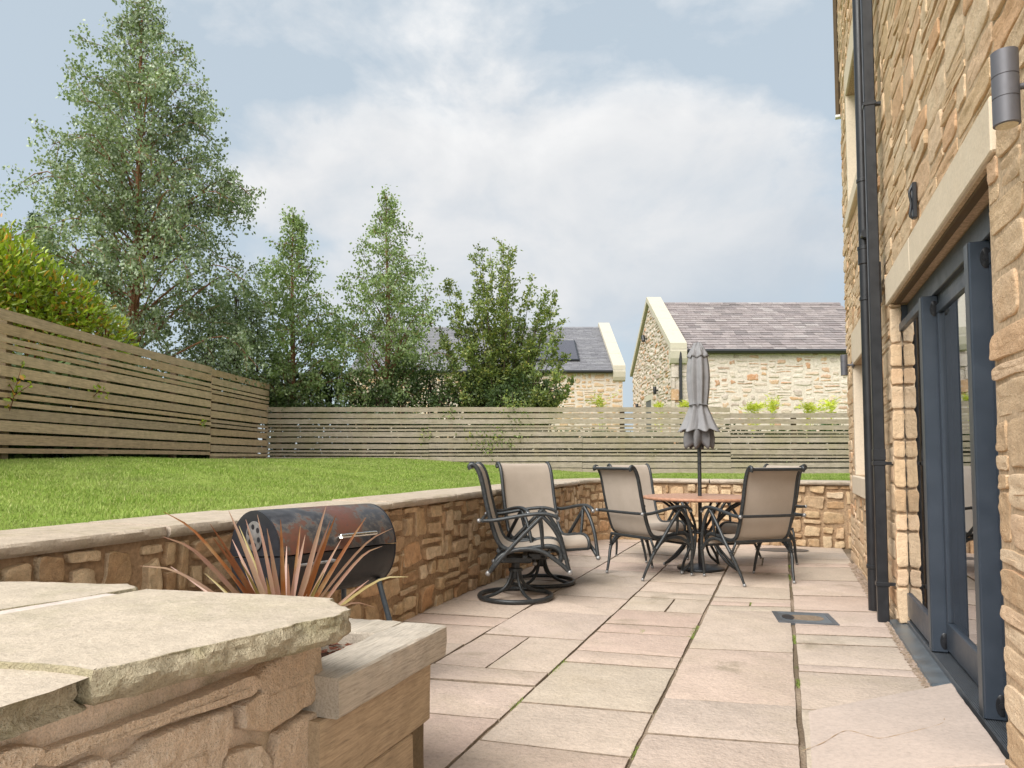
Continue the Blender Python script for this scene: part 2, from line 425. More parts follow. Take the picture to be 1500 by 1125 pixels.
M['barn_stone'] = stone_mat('barn_stone', [(.48, .39, .31), (.59, .51, .43), (.54, .455, .37), (.62, .55, .48), (.38, .31, .26), (.46, .24, .12), (.58, .47, .38), (.52, .32, .17), (.60, .53, .46), (.45, .38, .33)], (.50, .37, .26), .25, .7, .6, .5, 0, .5, (.62, .56, .51))
M['barn_mortar'] = plain('barn_mortar', (.54, .475, .41), .95, 0, .2, 20, .3, .1)
M['old_barn_stone'] = stone_mat('old_barn_stone', [(.52, .36, .22), (.58, .44, .30), (.50, .33, .19), (.60, .46, .33)], (.50, .29, .15), .3, .7, .6, .5)
M['barn_coping'] = stone_mat('barn_coping', [(.48, .44, .355), (.51, .47, .385)], (.43, .40, .30), .3, .8, .5, .3, 0, .1)
M['slate'] = stone_mat('slate', [(0.218, 0.187, 0.187), (0.295, 0.261, 0.258), (0.186, 0.165, 0.165), (0.329, 0.289, 0.281), (0.257, 0.221, 0.220), (0.361, 0.329, 0.319)], (.14, .115, .10), .4, .62, .8, .4, 0, .2)
M['slate_grey'] = stone_mat('slate_grey', [(.19, .19, .205), (.23, .23, .245), (.17, .17, .185), (.26, .26, .27)], (.15, .15, .155), .3, .7, .8, .4, 0, .2)
M['black_plastic'] = plain('black_plastic', (.017, .018, .021), .38, 0, .15, 12, .02)
M['grey_plastic'] = plain('grey_plastic', (.10, .105, .115), .45, 0, .1, 12, .02)
M['frame_paint'] = plain('frame_paint', (.040, .052, .070), .36, .0, .08, 8, .015, .5)
M['frame_grey'] = plain('frame_grey', (.075, .085, .095), .42, .2, .08, 8, .015)
M['zinc'] = plain('zinc', (.17, .20, .225), .38, .55, .22, 9, .05)
M['track'] = plain('track', (.15, .165, .185), .4, .6, .15, 20, .03)
M['lamp_grey'] = plain('lamp_grey', (.125, .125, .14), .5, .3, .06, 30, .02)
M['lamp_lens'] = plain('lamp_lens', (.55, .48, .33), .25, 0, .1, 40, 0)
M['chair_metal'] = plain('chair_metal', (.042, .046, .048), .42, .35, .35, 55, .06)
M['cap_metal'] = plain('cap_metal', (.30, .30, .30), .4, .5, .3, 60, .05)
M['chrome'] = plain('chrome', (.62, .60, .56), .22, 1, .12, 50, .02)
M['leg_blue'] = plain('leg_blue', (.10, .125, .15), .45, .4, .2, 40, .04)
M['white_frame'] = plain('white_frame', (.75, .76, .76), .4, 0, .05, 10, 0)
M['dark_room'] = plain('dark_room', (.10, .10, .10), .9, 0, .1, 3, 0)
M['dark_brown'] = plain('dark_brown', (.10, .062, .026), .7, 0, .2, 12, .05)
M['soil'] = plain('soil', (.045, .026, .018), .97, 0, .5, 40, 1.0, .1)
M['joint'] = None

def joint_mat():
    m, t, b, _ = mat_new('joint_sand'); p, rnd, g = coords(t)
    n = t.noise(p, 2.6, 4, .6); f = t.noise(p, 90, 3, .7)
    c = t.mix(t.ramp(n, [(.56, 0), (.66, 1)]), (.19, .145, .10), (.10, .12, .03))
    c = t.mix(t.ramp(t.noise(p, 1.3, 3, .5), [(.48, 0), (.60, .95)]), c, (.36, .28, .21))
    c = t.mix(.7, c, t.ramp(f, [(.3, .5), (.7, 1.3)]), 'MULTIPLY')
    t.l.new(c, b.inputs['Base Color']); b.inputs['Roughness'].default_value = .95; b.inputs['Specular IOR Level'].default_value = .1
    bump(t, b, f, .8, .01); return m
M['joint'] = joint_mat(); M['joint_edge'] = plain('slab_edge_brown', (.24, .19, .145), .97, 0, .3, 40, .3, .05)  # slab sides coloured browner than the tops, so cross joints read dark
def lawn_mat():
    m, t, b, _ = mat_new('lawn_soil'); p, rnd, g = coords(t)
    n = t.noise(p, 1.1, 5, .6); f = t.noise(p, 60, 3, .7)
    c = t.mix(t.ramp(n, [(.35, 0), (.65, 1)]), (.16, .24, .035), (.24, .31, .065))
    c = t.mix(.7, c, t.ramp(f, [(.3, .6), (.7, 1.3)]), 'MULTIPLY')
    t.l.new(c, b.inputs['Base Color']); b.inputs['Roughness'].default_value = .95; b.inputs['Specular IOR Level'].default_value = .1
    bump(t, b, f, .6, .02); return m
M['lawn'] = lawn_mat()
def grass_mat():
    m, t, b, out = mat_new('grass_blades'); p, rnd, g = coords(t)
    c = t.ramp(rnd, [(0, (.165, .265, .034)), (.45, (.25, .365, .06)), (.8, (.33, .42, .10)), (1, (.45, .45, .19))])
    n = t.noise(p, .8, 5, .6, .3); c = t.mix(t.ramp(n, [(.4, 0), (.68, .6)]), c, (.38, .43, .15))
    c = t.mix(1, c, t.ramp(t.noise(p, 3.5, 4, .6), [(.3, .78), (.7, 1.18)]), 'MULTIPLY')
    t.l.new(c, b.inputs['Base Color']); b.inputs['Roughness'].default_value = .6; b.inputs['Specular IOR Level'].default_value = .25
    tr = t.new('ShaderNodeBsdfTranslucent'); t.l.new(c, tr.inputs[0]); ms = t.new('ShaderNodeMixShader'); ms.inputs[0].default_value = .35
    t.l.new(b.outputs[0], ms.inputs[1]); t.l.new(tr.outputs[0], ms.inputs[2]); t.l.new(ms.outputs[0], out.inputs[0]); return m
M['grass'] = grass_mat()
FA = math.atan2(12.22 - 5.2, -10.1 + 7.78)          # run of the left fence
BA = math.atan2(16.5 - 12.23, 1.25 + 10.08)         # run of the back fence
M['fence_left'] = wood_mat('fence_left_wood', [(0.480, 0.330, 0.210), (0.540, 0.384, 0.252), (0.444, 0.324, 0.228), (0.576, 0.420, 0.282), (0.516, 0.348, 0.210)], FA, .10)
M['fence_back'] = wood_mat('fence_back_wood', [(0.314, 0.260, 0.201), (0.368, 0.312, 0.248), (0.323, 0.273, 0.218), (0.395, 0.339, 0.277)], BA, .3)
M['post'] = wood_mat('post_wood', [(.14, .10, .065), (.17, .125, .08)], 0, .2)
M['sleeper'] = wood_mat('sleeper_wood', [(.37, .28, .165), (.40, .30, .175)], R(90), .4, grain=2.2)
M['sleeper_top'] = wood_mat('sleeper_top_wood', [(.50, .45, .385), (.47, .415, .34)], R(90), .12, grain=2.2)
M['sleeper_side'] = wood_mat('sleeper_side_wood', [(.46, .355, .24), (.44, .335, .225)], R(90), .1, grain=2.2)
M['sleeper_end'] = wood_mat('sleeper_end_wood', [(.35, .275, .17), (.33, .25, .15)], 0, .2, grain=.8)
def glass_mat():
    m, t, b, out = mat_new('door_glass'); t.n.remove(b)
    tr = t.new('ShaderNodeBsdfTransparent'); tr.inputs[0].default_value = (.72, .76, .77, 1)
    gl = t.new('ShaderNodeBsdfGlossy'); gl.inputs['Roughness'].default_value = .015; gl.inputs[0].default_value = (.95, .97, 1, 1)
    fr = t.new('ShaderNodeFresnel'); fr.inputs[0].default_value = 1.62
    f = t.math('ADD', t.math('MULTIPLY', fr.outputs[0], 1.5), .04, clamp=True)
    ms = t.new('ShaderNodeMixShader'); t.l.new(f, ms.inputs[0]); t.l.new(tr.outputs[0], ms.inputs[1]); t.l.new(gl.outputs[0], ms.inputs[2])
    t.l.new(ms.outputs[0], out.inputs[0]); return m
M['glass'] = glass_mat()
def sling_mat():
    m, t, b, out = mat_new('sling_fabric'); p, rnd, g = coords(t)
    n = t.noise(p, 5, 4, .6); f = t.noise(p, 420, 2, .5)
    c = t.mix(t.ramp(n, [(.35, 0), (.7, 1)]), (.55, .475, .40), (.49, .42, .345))
    c = t.mix(.5, c, t.ramp(f, [(.3, .8), (.7, 1.15)]), 'MULTIPLY')
    t.l.new(c, b.inputs['Base Color']); b.inputs['Roughness'].default_value = .85; b.inputs['Specular IOR Level'].default_value = .2
    tr = t.new('ShaderNodeBsdfTranslucent'); t.l.new(c, tr.inputs[0]); ms = t.new('ShaderNodeMixShader'); ms.inputs[0].default_value = .25
    t.l.new(b.outputs[0], ms.inputs[1]); t.l.new(tr.outputs[0], ms.inputs[2]); t.l.new(ms.outputs[0], out.inputs[0])
    return m
M['sling'] = sling_mat()
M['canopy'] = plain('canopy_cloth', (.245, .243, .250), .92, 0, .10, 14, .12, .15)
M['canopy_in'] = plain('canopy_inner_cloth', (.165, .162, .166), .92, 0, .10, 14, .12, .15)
def table_mat():
    m, t, b, _ = mat_new('table_top_tiles'); p, rnd, g = coords(t)
    v = t.new('ShaderNodeTexChecker'); t.l.new(t.mapping(p, rot=(0, 0, R(30))), v.inputs['Vector']); v.inputs['Scale'].default_value = 26
    c = t.mix(v.outputs['Fac'], (.45, .235, .145), (.39, .20, .12)); n = t.noise(p, 40, 4, .6)
    c = t.mix(.6, c, t.ramp(n, [(.3, .8), (.7, 1.15)]), 'MULTIPLY')
    t.l.new(c, b.inputs['Base Color']); b.inputs['Roughness'].default_value = .42; bump(t, b, v.outputs['Fac'], .25, .003); return m
M['table'] = table_mat()
def drum_mat(name, rust):
    m, t, b, _ = mat_new(name); p, rnd, g = coords(t)
    v = t.mapping(p, rot=(0, 0, R(-17)), scale=(1, 1, .8))
    n = t.noise(v, 3.2, 6, .6, .5); n2 = t.noise(p, 40, 5, .65)
    s = t.math('ADD', n, t.math('MULTIPLY', t.math('SUBTRACT', n2, .5), .35))
    c = t.ramp(s, [(.34, (.030, .029, .031)), (.44, (.060, .060, .066)), (.485, (.115, .105, .095)), (.51, (.115, .062, .045)), (.62, (.155, .062, .042)), (.72, (.075, .06, .058))]) if rust else \
        t.ramp(s, [(.42, (.015, .015, .017)), (.58, (.028, .026, .027)), (.70, (.06, .028, .02))])
    t.l.new(c, b.inputs['Base Color']); b.inputs['Metallic'].default_value = .25
    t.l.new(t.ramp(n2, [(.3, .33), (.7, .55)]), b.inputs['Roughness']); bump(t, b, n2, .12, .003); return m
M['drum_lid'] = drum_mat('drum_lid_steel', True); M['drum_body'] = drum_mat('drum_body_steel', False)
M['drum_end'] = plain('drum_end_paint', (.022, .024, .030), .45, .2, .15, 20, .03)
M['vent'] = plain('vent_plate_metal', (.21, .20, .19), .5, .5, .25, 30, .05)
M['birch'] = leaf_mat('birch_leaf', [(0.096, 0.139, 0.065), (0.168, 0.224, 0.116), (0.247, 0.308, 0.183), (0.119, 0.169, 0.079), (0.382, 0.435, 0.324), (0.203, 0.253, 0.135)], .25, .42, .5)
M['young_birch'] = leaf_mat('young_birch_leaf', [(0.111, 0.166, 0.059), (0.191, 0.265, 0.094), (0.271, 0.351, 0.149), (0.147, 0.216, 0.073), (0.382, 0.443, 0.256)], .3, .42, .5)
M['cherry'] = leaf_mat('bushy_leaf', [(0.102, 0.150, 0.053), (0.165, 0.224, 0.066), (0.243, 0.299, 0.086), (0.134, 0.179, 0.056), (0.362, 0.359, 0.094)], .28, .42, .45)
M['hedge'] = leaf_mat('hedge_leaf', [(0.173, 0.273, 0.030), (0.277, 0.389, 0.032), (0.364, 0.471, 0.042), (0.131, 0.198, 0.030), (0.450, 0.495, 0.053), (0.225, 0.314, 0.030), (0.600, 0.280, 0.053)], .3, .28, .6)
M['conifer'] = leaf_mat('conifer_needles', [(.03, .055, .028), (.05, .08, .035), (.065, .10, .05)], .1, .6, .2)
M['shrub'] = leaf_mat('dark_shrub_leaf', [(0.046, 0.078, 0.030), (0.074, 0.116, 0.039), (0.105, 0.154, 0.053)], .2, .45, .4)
M['seedling'] = leaf_mat('seedling_leaf', [(0.477, 0.526, 0.070), (0.600, 0.600, 0.107), (0.398, 0.461, 0.070)], .35, .5, .3)
M['bark'] = plain('birch_bark', (.22, .105, .06), .8, 0, .35, 25, .4, .2)
M['bark_dark'] = plain('dark_bark', (.07, .05, .035), .85, 0, .3, 25, .4, .2)
M['twig_red'] = plain('red_twig', (.16, .055, .03), .7, 0, .2, 25, .1, .2)
def cordyline_mat():
    m, t, b, out = mat_new('cordyline_leaf'); p, rnd, g = coords(t)
    c = t.ramp(rnd, [(0, (.36, .215, .16)), (.2, (.46, .29, .235)), (.36, (.24, .085, .022)), (.5, (.42, .28, .205)), (.62, (.30, .24, .085)), (.74, (.19, .07, .028)), (.86, (.47, .34, .24)), (1, (.36, .15, .045))], 'CONSTANT')
    n = t.noise(p, 18, 3, .5); c = t.mix(t.ramp(n, [(.45, 0), (.75, .5)]), c, (.34, .27, .13))
    t.l.new(c, b.inputs['Base Color']); b.inputs['Roughness'].default_value = .4
    tr = t.new('ShaderNodeBsdfTranslucent'); t.l.new(t.mix(1, c, (1.3, .9, .6), 'MULTIPLY'), tr.inputs[0]); ms = t.new('ShaderNodeMixShader'); ms.inputs[0].default_value = .25
    t.l.new(b.outputs[0], ms.inputs[1]); t.l.new(tr.outputs[0], ms.inputs[2]); t.l.new(ms.outputs[0], out.inputs[0]); return m
M['cordyline'] = cordyline_mat()
M['gravel'] = stone_mat('gravel', [(.30, .22, .15), (.42, .32, .25), (.25, .19, .13), (.46, .36, .30)], (.2, .14, .08), .3, .7, 2, .4)
M['panel'] = plain('solar_panel_glass', (.075, .072, .085), .22, .1, .06, 3, 0, .5)

# ------------------------------------------------------------------ ground: one sheet with the sunken patio cut out
WX, WY = -2.44, 9.70         # faces of the retaining wall
HX, HY0, HY1 = .70, .50, 8.80  # garden face and ends of the house
def sm(t): t = np.clip(t, 0, 1); return t * t * (3 - 2 * t)
def lawn_z(x, y): return .775 + .30 * sm((-np.asarray(x, float) - 2.9) / 4.9) + .02 * vnoise(np.c_[np.ravel(x) * .6, np.ravel(y) * .6, np.zeros(np.size(x))], 4).reshape(np.shape(x))
def make_ground():
    xs = sorted(set([-400, -150, -60, -30, -20] + list(np.arange(-14, -2.6, .4)) + [WX - .2] + list(np.arange(-2.0, 5.6, .5)) + [5.6, 12, 30, 80, 200, 400]))
    ys = sorted(set([-400, -150, -50, -20, -10, -6] + list(np.arange(-5, 10, .5)) + [WY + .2] + list(np.arange(10.2, 18, .4)) + [20, 25, 30, 40, 60, 100, 200, 400]))
    X, Y = np.meshgrid(xs, ys); Z = lawn_z(X, Y)
    V = np.c_[X.ravel(), Y.ravel(), Z.ravel()]; nx = len(xs); F = []
    for j in range(len(ys) - 1):
        for i in range(nx - 1):
            cx, cy = (xs[i] + xs[i + 1]) / 2, (ys[j] + ys[j + 1]) / 2
            if cx > WX - .2 and cx < 5.6 and cy > -6 and cy < WY + .2: continue
            F.append((j * nx + i, j * nx + i + 1, (j + 1) * nx + i + 1, (j + 1) * nx + i))
    o = raw_mesh('lawn', V, F, M['lawn'], smooth=180); tag(o, 'green garden lawn behind the low stone wall', 'lawn', kind='structure')
make_ground()

# fence lines
FL0, FL1, FL2 = np.array([-6.6, 1.65]), np.array([-9.32, 9.8]), np.array([-10.09, 12.22])
FB0, FB1 = np.array([-10.09, 12.22]), np.array([4.5, 17.73])
def make_grass():
    rng = np.random.default_rng(5); N = 760000
    # more blades close to the camera
    x = rng.uniform(-10.3, 4.5, N); y = rng.uniform(-.5, 17.6, N)
    # inside the lawn
    def left_of(a, b): return (b[0] - a[0]) * (y - a[1]) - (b[1] - a[1]) * (x - a[0])
    keep = (left_of(FL0, FL2) < -.1) & (left_of(FB0, FB1) < -.1)
    keep &= (x < -2.93) | (y > 10.17)
    keep &= ~((x > .4) & (y < 8.9))
    d = np.hypot(x, y); keep &= rng.uniform(0, 1, N) < np.clip(1.5 - d / 14, .35, 1)
    lat = x * _r[0] + y * _r[1]; dep = x * _fh[0] + y * _fh[1]
    keep &= (dep > .8) & (np.abs(lat) < .85 * dep + 1.2)
    x, y = x[keep], y[keep]; n = len(x); d = np.hypot(x, y)
    z = lawn_z(x, y)
    a = rng.uniform(0, 2 * np.pi, n); h = rng.uniform(.010, .030, n) * (1 + .5 * vnoise(np.c_[x * 2, y * 2, x * 0], 8)); w = .0022 + .0004 * d
    lean = rng.normal(0, .5, (n, 2)) * h[:, None]
    V = np.empty((n, 3, 3))
    V[:, 0] = np.c_[x - w * np.cos(a), y - w * np.sin(a), z - .004]; V[:, 1] = np.c_[x + w * np.cos(a), y + w * np.sin(a), z - .004]
    V[:, 2] = np.c_[x + lean[:, 0], y + lean[:, 1], z + h]
    o = raw_mesh('grass', V.reshape(-1, 3), np.arange(n * 3).reshape(n, 3), M['grass'])
    tag(o, 'short bright green grass blades of the lawn', 'grass', kind='stuff')
make_grass()

# ------------------------------------------------------------------ patio
def make_patio():
    base = MB(); base.quad((-2.7, -6, -.010), (.85, -6, -.010), (.85, 9.9, -.010), (-2.7, 9.9, -.010))
    o = base.build('patio_bed', M['joint']); tag(o, 'sandy mossy bed showing in the joints of the paving', 'patio bed', kind='structure')
    rng = random.Random(3); S = MB(); SIDE = []
    # (x at left, x at right, joints as (y at left, y at right))
    rows = [
        (-2.52, -1.781, .014, [(-.2, -.17), (.7, .73), (1.5, 1.53), (2.3, 2.33), (3.0, 3.03), (3.87, 3.937), (4.327, 4.40), (4.606, 4.668), (5.12, 5.15), (5.75, 5.78), (6.2, 6.23), (7.05, 7.08), (7.9, 7.92), (8.5, 8.5), (9.35, 9.35), (9.8, 9.8)], 0),
        (-1.771, -1.141, .014, [(-.3, -.26), (.6, .64), (1.4, 1.45), (2.0, 2.05), (2.80, 2.871), (3.255, 3.338), (3.51, 3.562), (4.212, 4.273), (4.955, 4.999), (5.6, 5.62), (6.15, 6.17), (7.0, 7.02), (7.6, 7.62), (8.3, 8.3), (9.1, 9.1), (9.8, 9.8)], 1),
        (-1.130, -.546, .02, [(-.4, -.34), (.2, .25), (1.05, 1.10), (1.7, 1.76), (2.64, 2.685), (3.11, 3.176), (3.80, 3.869), (4.05, 4.095), (4.515, 4.588), (4.755, 4.83), (5.235, 5.284), (5.75, 5.797), (6.0, 6.03), (6.50, 6.517), (7.15, 7.17), (7.75, 7.76), (8.35, 8.36), (9.2, 9.2), (9.8, 9.8)], 2),
        (-.529, .037, .024, [(-.5, -.42), (.4, .48), (1.2, 1.28), (2.05, 2.13), (2.932, 3.02), (3.39, 3.48), (4.314, 4.413), (5.435, 5.56), (5.62, 5.75), (5.78, 5.89), (5.95, 6.05), (6.52, 6.55), (7.3, 7.4), (7.80, 7.90), (8.4, 8.5), (9.1, 9.2), (9.85, 9.85)], 3),
        (.058, .72, .03, [(-.5, -.4), (.3, .4), (1.1, 1.2), (1.9, 2.0), (2.75, 2.86), (3.45, 3.56), (4.05, 4.16), (4.18, 4.30), (4.658, 4.80), (4.89, 5.02), (5.15, 5.29), (5.66, 5.80), (6.234, 6.40), (7.0, 7.17), (7.848, 8.05), (8.15, 8.3), (8.5, 8.62), (9.15, 9.2), (9.85, 9.85)], 4)]
    splits = {(2, 10): .55, (2, 7): None, (1, 6): .46, (3, 8): .5, (2, 14): .5, (0, 7): None, (3, 13): .55}
    for (x0, x1, gx, J, ri) in rows:
        for i in range(len(J) - 1):
            (a0, b0), (a1, b1) = J[i], J[i + 1]
            parts = [(0, 1)]
            if splits.get((ri, i)): s = splits[ri, i]; parts = [(0, s - .008), (s + .008, 1)]
            for (s0, s1) in parts:
                xl = x0 + (x1 - x0) * s0; xr = x0 + (x1 - x0) * s1
                if ri == 4 and a0 > 5.5: xr = min(xr, .66)
                if ri == 4 and 3.5 < a0 < 5.5: xr = .622
                k = lambda p, q, x: p + (q - p) * (x - x0) / (x1 - x0)
                g = .0055 + rng.uniform(0, .004)
                P = [(xl, k(a0, b0, xl) + g), (xr, k(a0, b0, xr) + g), (xr, k(a1, b1, xr) - g), (xl, k(a1, b1, xl) - g)]
                # slightly uneven sawn-and-split outline
                out = []
                for q in range(4):
                    p, r_ = np.array(P[q]), np.array(P[(q + 1) % 4]); L = np.linalg.norm(r_ - p); m = max(2, int(L / .035))
                    nr = np.array([r_[1] - p[1], p[0] - r_[0]]) / max(L, 1e-6)
                    for t in np.arange(m) / m:
                        c = p + (r_ - p) * t; n = fbm(np.array([[c[0] * 12, c[1] * 12, ri * 7.7 + q]]), 21)[0]
                        n2 = fbm(np.array([[c[0] * 3, c[1] * 3, ri * 3.7 + q]]), 27)[0]
                        out.append(c + nr * (n * .0045 + n2 * .006))
                out = np.array(out); z = rng.uniform(-.002, .003); tx, ty = rng.uniform(-.004, .004), rng.uniform(-.004, .004); c = out.mean(0)
                m = len(out); V = []; F = []
                for ins, dz in ((0, -.03), (0, -.004), (.002, -.001), (.006, 0)):
                    hw = (out.max(0) - out.min(0)) / 2; kk = 1 - ins / hw
                    for p in out:
                        q = c + (p - c) * kk; V.append((q[0], q[1], z + dz + tx * (q[0] - c[0]) + ty * (q[1] - c[1])))
                for lv in range(3):
                    for e in range(m): F.append((lv * m + e, lv * m + (e + 1) % m, (lv + 1) * m + (e + 1) % m, (lv + 1) * m + e))
                F.append(tuple(3 * m + e for e in range(m)))
                S.add(V, F); SIDE += [1] * m + [1] * m + [0] * m + [0]
    o = S.build('patio', M['paving'], smooth=40); o.data.materials.append(M['joint_edge']); o.data.polygons.foreach_set('material_index', np.array(SIDE, dtype=np.int32)); tag(o, 'buff and pink sandstone paving of the patio', 'patio', kind='structure')
    # bright green moss tufts in the wide joints
    G = MB(); r2 = random.Random(8)
    spots = [(at_z(820, 975), .30, 2), (at_z(755, 1030), .16, 2), (at_z(1170, 1000), .12, 1), (at_z(1163, 935), .22, 1), (at_z(1156, 845), .3, 1), (at_z(1015, 925), .35, 3), (at_z(932, 1100), .12, 3), (at_z(940, 925), .1, 0), (at_z(1100, 884), .1, 0), (at_z(1158, 830), .2, 1)]
    for c, ln, _ in spots:
        for k in range(int(ln * 340)):
            x = c[0] + r2.gauss(0, .007); y = c[1] + r2.uniform(-ln, ln) * .5
            if _ == 0: x, y = c[0] + r2.uniform(-.01, .01), c[1] + r2.uniform(-.05, .05)
            a = r2.uniform(0, 6.28); h = r2.uniform(.006, .016)
            for j in range(3):
                b = a + j * 2.1; G.add([(x, y, -.012), (x + .006 * math.cos(b), y + .006 * math.sin(b), -.012), (x + .009 * math.cos(b + .6), y + .009 * math.sin(b + .6), h - .01)], [(0, 1, 2)])
    o = G.build('moss', M['grass']); tag(o, 'green moss growing in the wide paving joints', 'moss', kind='stuff')
make_patio()

def make_ramp():
    # worn stone slab tilted up to the door threshold, cracked across
    S = MB(); rng = random.Random(4)
    def slab(P, zs):
        P = np.array(P, float); out = []; Z = []
        for q in range(4):
            p, r_ = P[q], P[(q + 1) % 4]; L = np.linalg.norm(r_ - p); m = max(2, int(L / .02)); nr = np.array([r_[1] - p[1], p[0] - r_[0]]) / L
            for t in np.arange(m) / m:
                c = p + (r_ - p) * t; out.append(c + nr * .006 * fbm(np.array([[c[0] * 9, c[1] * 9, q]]), 33)[0]); Z.append(zs[q] + (zs[(q + 1) % 4] - zs[q]) * t)
        out = np.array(out); Z = np.array(Z); m = len(out); c = out.mean(0); V = []; F = []
        for ins, dz in ((0, -.06), (0, -.005), (.004, -.001), (.012, 0)):
            kk = 1 - ins / ((out.max(0) - out.min(0)) / 2)
            for p, zz in zip(out, Z): q = c + (p - c) * kk; V.append((q[0], q[1], zz + dz))
        for lv in range(3):
            for e in range(m): F.append((lv * m + e, lv * m + (e + 1) % m, (lv + 1) * m + (e + 1) % m, (lv + 1) * m + e))
        F.append(tuple(3 * m + e for e in range(m))); S.add(V, F)
    slab([(.075, 2.76), (.70, 2.90), (.705, 3.83), (.085, 3.42)], [.006, .075, .075, .006])
    slab([(.075, 1.95), (.70, 2.05), (.70, 2.893), (.075, 2.753)], [.006, .075, .075, .006])
    o = S.build('ramp_slab', M['ramp'], smooth=40)
    t = thing('door_ramp', 'pinkish grey stone ramp slab with a crack, sloping up to the door threshold', 'ramp', (.4, 2.9, 0))
    o.parent = t; o.location = -Vector(t.location)
    C = MB(); pts = [at_z(x, y, .04) for x, y in ((1175, 1085), (1205, 1077), (1228, 1066), (1245, 1064), (1275, 1075), (1292, 1079), (1330, 1075), (1378, 1068), (1384, 1060))]
    P = []
    for p in pts: P.append((p[0], p[1], .006 + .069 * (p[0] - .075) / .63 + .0005))
    C.tube(spline(P, 40), [.0013 + .0009 * math.sin(k * 1.7) for k in range(40)], 6, flat=.3); C.build('crack', M['wall_mortar'], t)
make_ramp()

def make_drain():
    t = thing('drain_cover', 'grey metal recessed drain cover set in the paving', 'drain cover', (.12, 5.4, 0))
    f = MB(); x0, x1, y0, y1 = -.065, .31, 5.19, 5.55
    Mx = Matrix.Translation((.12, 5.37, 0)) @ Matrix.Rotation(R(8), 4, 'Z')
    w, h = .19, .175
    for a in ((-w, w, -h, -h + .03), (-w, w, h - .03, h), (-w, -w + .035, -h + .03, h - .03), (w - .035, w, -h + .03, h - .03)):
        f.box(*a, -.01, .009, .002, Mx)
    f.build('frame', M['track'], t)
    p = MB(); p.box(-w + .035, w - .035, -h + .03, h - .03, -.012, .0065, 0, Mx); p.build('plate', M['zinc'], t)
    i = MB(); V = [(.115 * math.copysign(abs(math.cos(a)) ** .7, math.cos(a)) + .01, .085 * math.sin(a)) for a in np.linspace(0, 6.283, 32, endpoint=False)]
    i.prism(V, .005, .0075); o = i.build('inset', M['gravel'], t); 
    o.data.transform(Matrix.Translation(Vector(t.location)));
    o.data.transform(Matrix.Translation(-Vector(t.location)) @ Mx)
    k = MB(); V = [(.04 * math.cos(a) - .105, .075 * math.sin(a)) for a in np.linspace(0, 6.283, 24, endpoint=False)]
    k.prism(V, .006, .009); o = k.build('key_hole', M['black_plastic'], t); o.data.transform(Matrix.Translation(-Vector(t.location)) @ Mx @ Matrix.Translation(Vector(t.location)))
    p = at_z(1145, 806); t2 = thing('dark_floor_plate', 'dark grey flat patch on the paving behind the right chair', 'flat_plate', (p[0], p[1], 0))
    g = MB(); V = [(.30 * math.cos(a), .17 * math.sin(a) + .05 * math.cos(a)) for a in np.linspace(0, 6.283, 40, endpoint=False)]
    g.prism([(x + p[0], y + p[1]) for x, y in V], .003, .007); g.build('dark_oval_plate', M['track'], t2)  # thin dark grey oval plate lying on the paving
    # small slate piece by the wall foot
make_drain()

def pebbles(name, label, polyf, n, seed, size=(.008, .02), mat='gravel', cat='gravel'):
    rng = random.Random(seed); G = MB()
    for _ in range(n):
        x, y = polyf(rng); s = rng.uniform(*size); a = rng.uniform(0, 6.28)
        V = []
        for (px, py, pz) in ((1, 0, 0), (-1, 0, 0), (0, 1, 0), (0, -1, 0), (0, 0, 1), (0, 0, -1), (.7, .7, .4), (-.7, .7, .4), (.7, -.7, .4), (-.7, -.7, .4)):
            k = s * rng.uniform(.75, 1.15); V.append(Vector((px * k, py * k * rng.uniform(.7, 1), pz * k * .6)))
        Rm = Matrix.Rotation(a, 3, 'Z')
        bm_ = [(4, 6, 0), (4, 2, 6), (4, 7, 2), (4, 1, 7), (4, 9, 1), (4, 3, 9), (4, 8, 3), (4, 0, 8), (6, 2, 5), (6, 5, 0), (7, 5, 2), (7, 1, 5), (9, 5, 1), (9, 3, 5), (8, 5, 3), (8, 0, 5)]
        G.add([tuple(Rm @ v + Vector((x, y, s * .25 - .006))) for v in V], bm_)
    o = G.build(name, M[mat]); tag(o, label, cat, kind='stuff')
pebbles('gravel', 'brown gravel strip along the door sill', lambda r: (lambda y: (.632 + r.uniform(-.012, .022), y))(r.uniform(3.9, 5.5)), 700, 2)
pebbles('pink_gravel', 'pale pink gravel along the foot of the house wall', lambda r: (lambda y: (.67 + r.uniform(-.05, .05) - .0 * y, y))(r.uniform(5.9, 8.3)), 700, 3, (.012, .026))

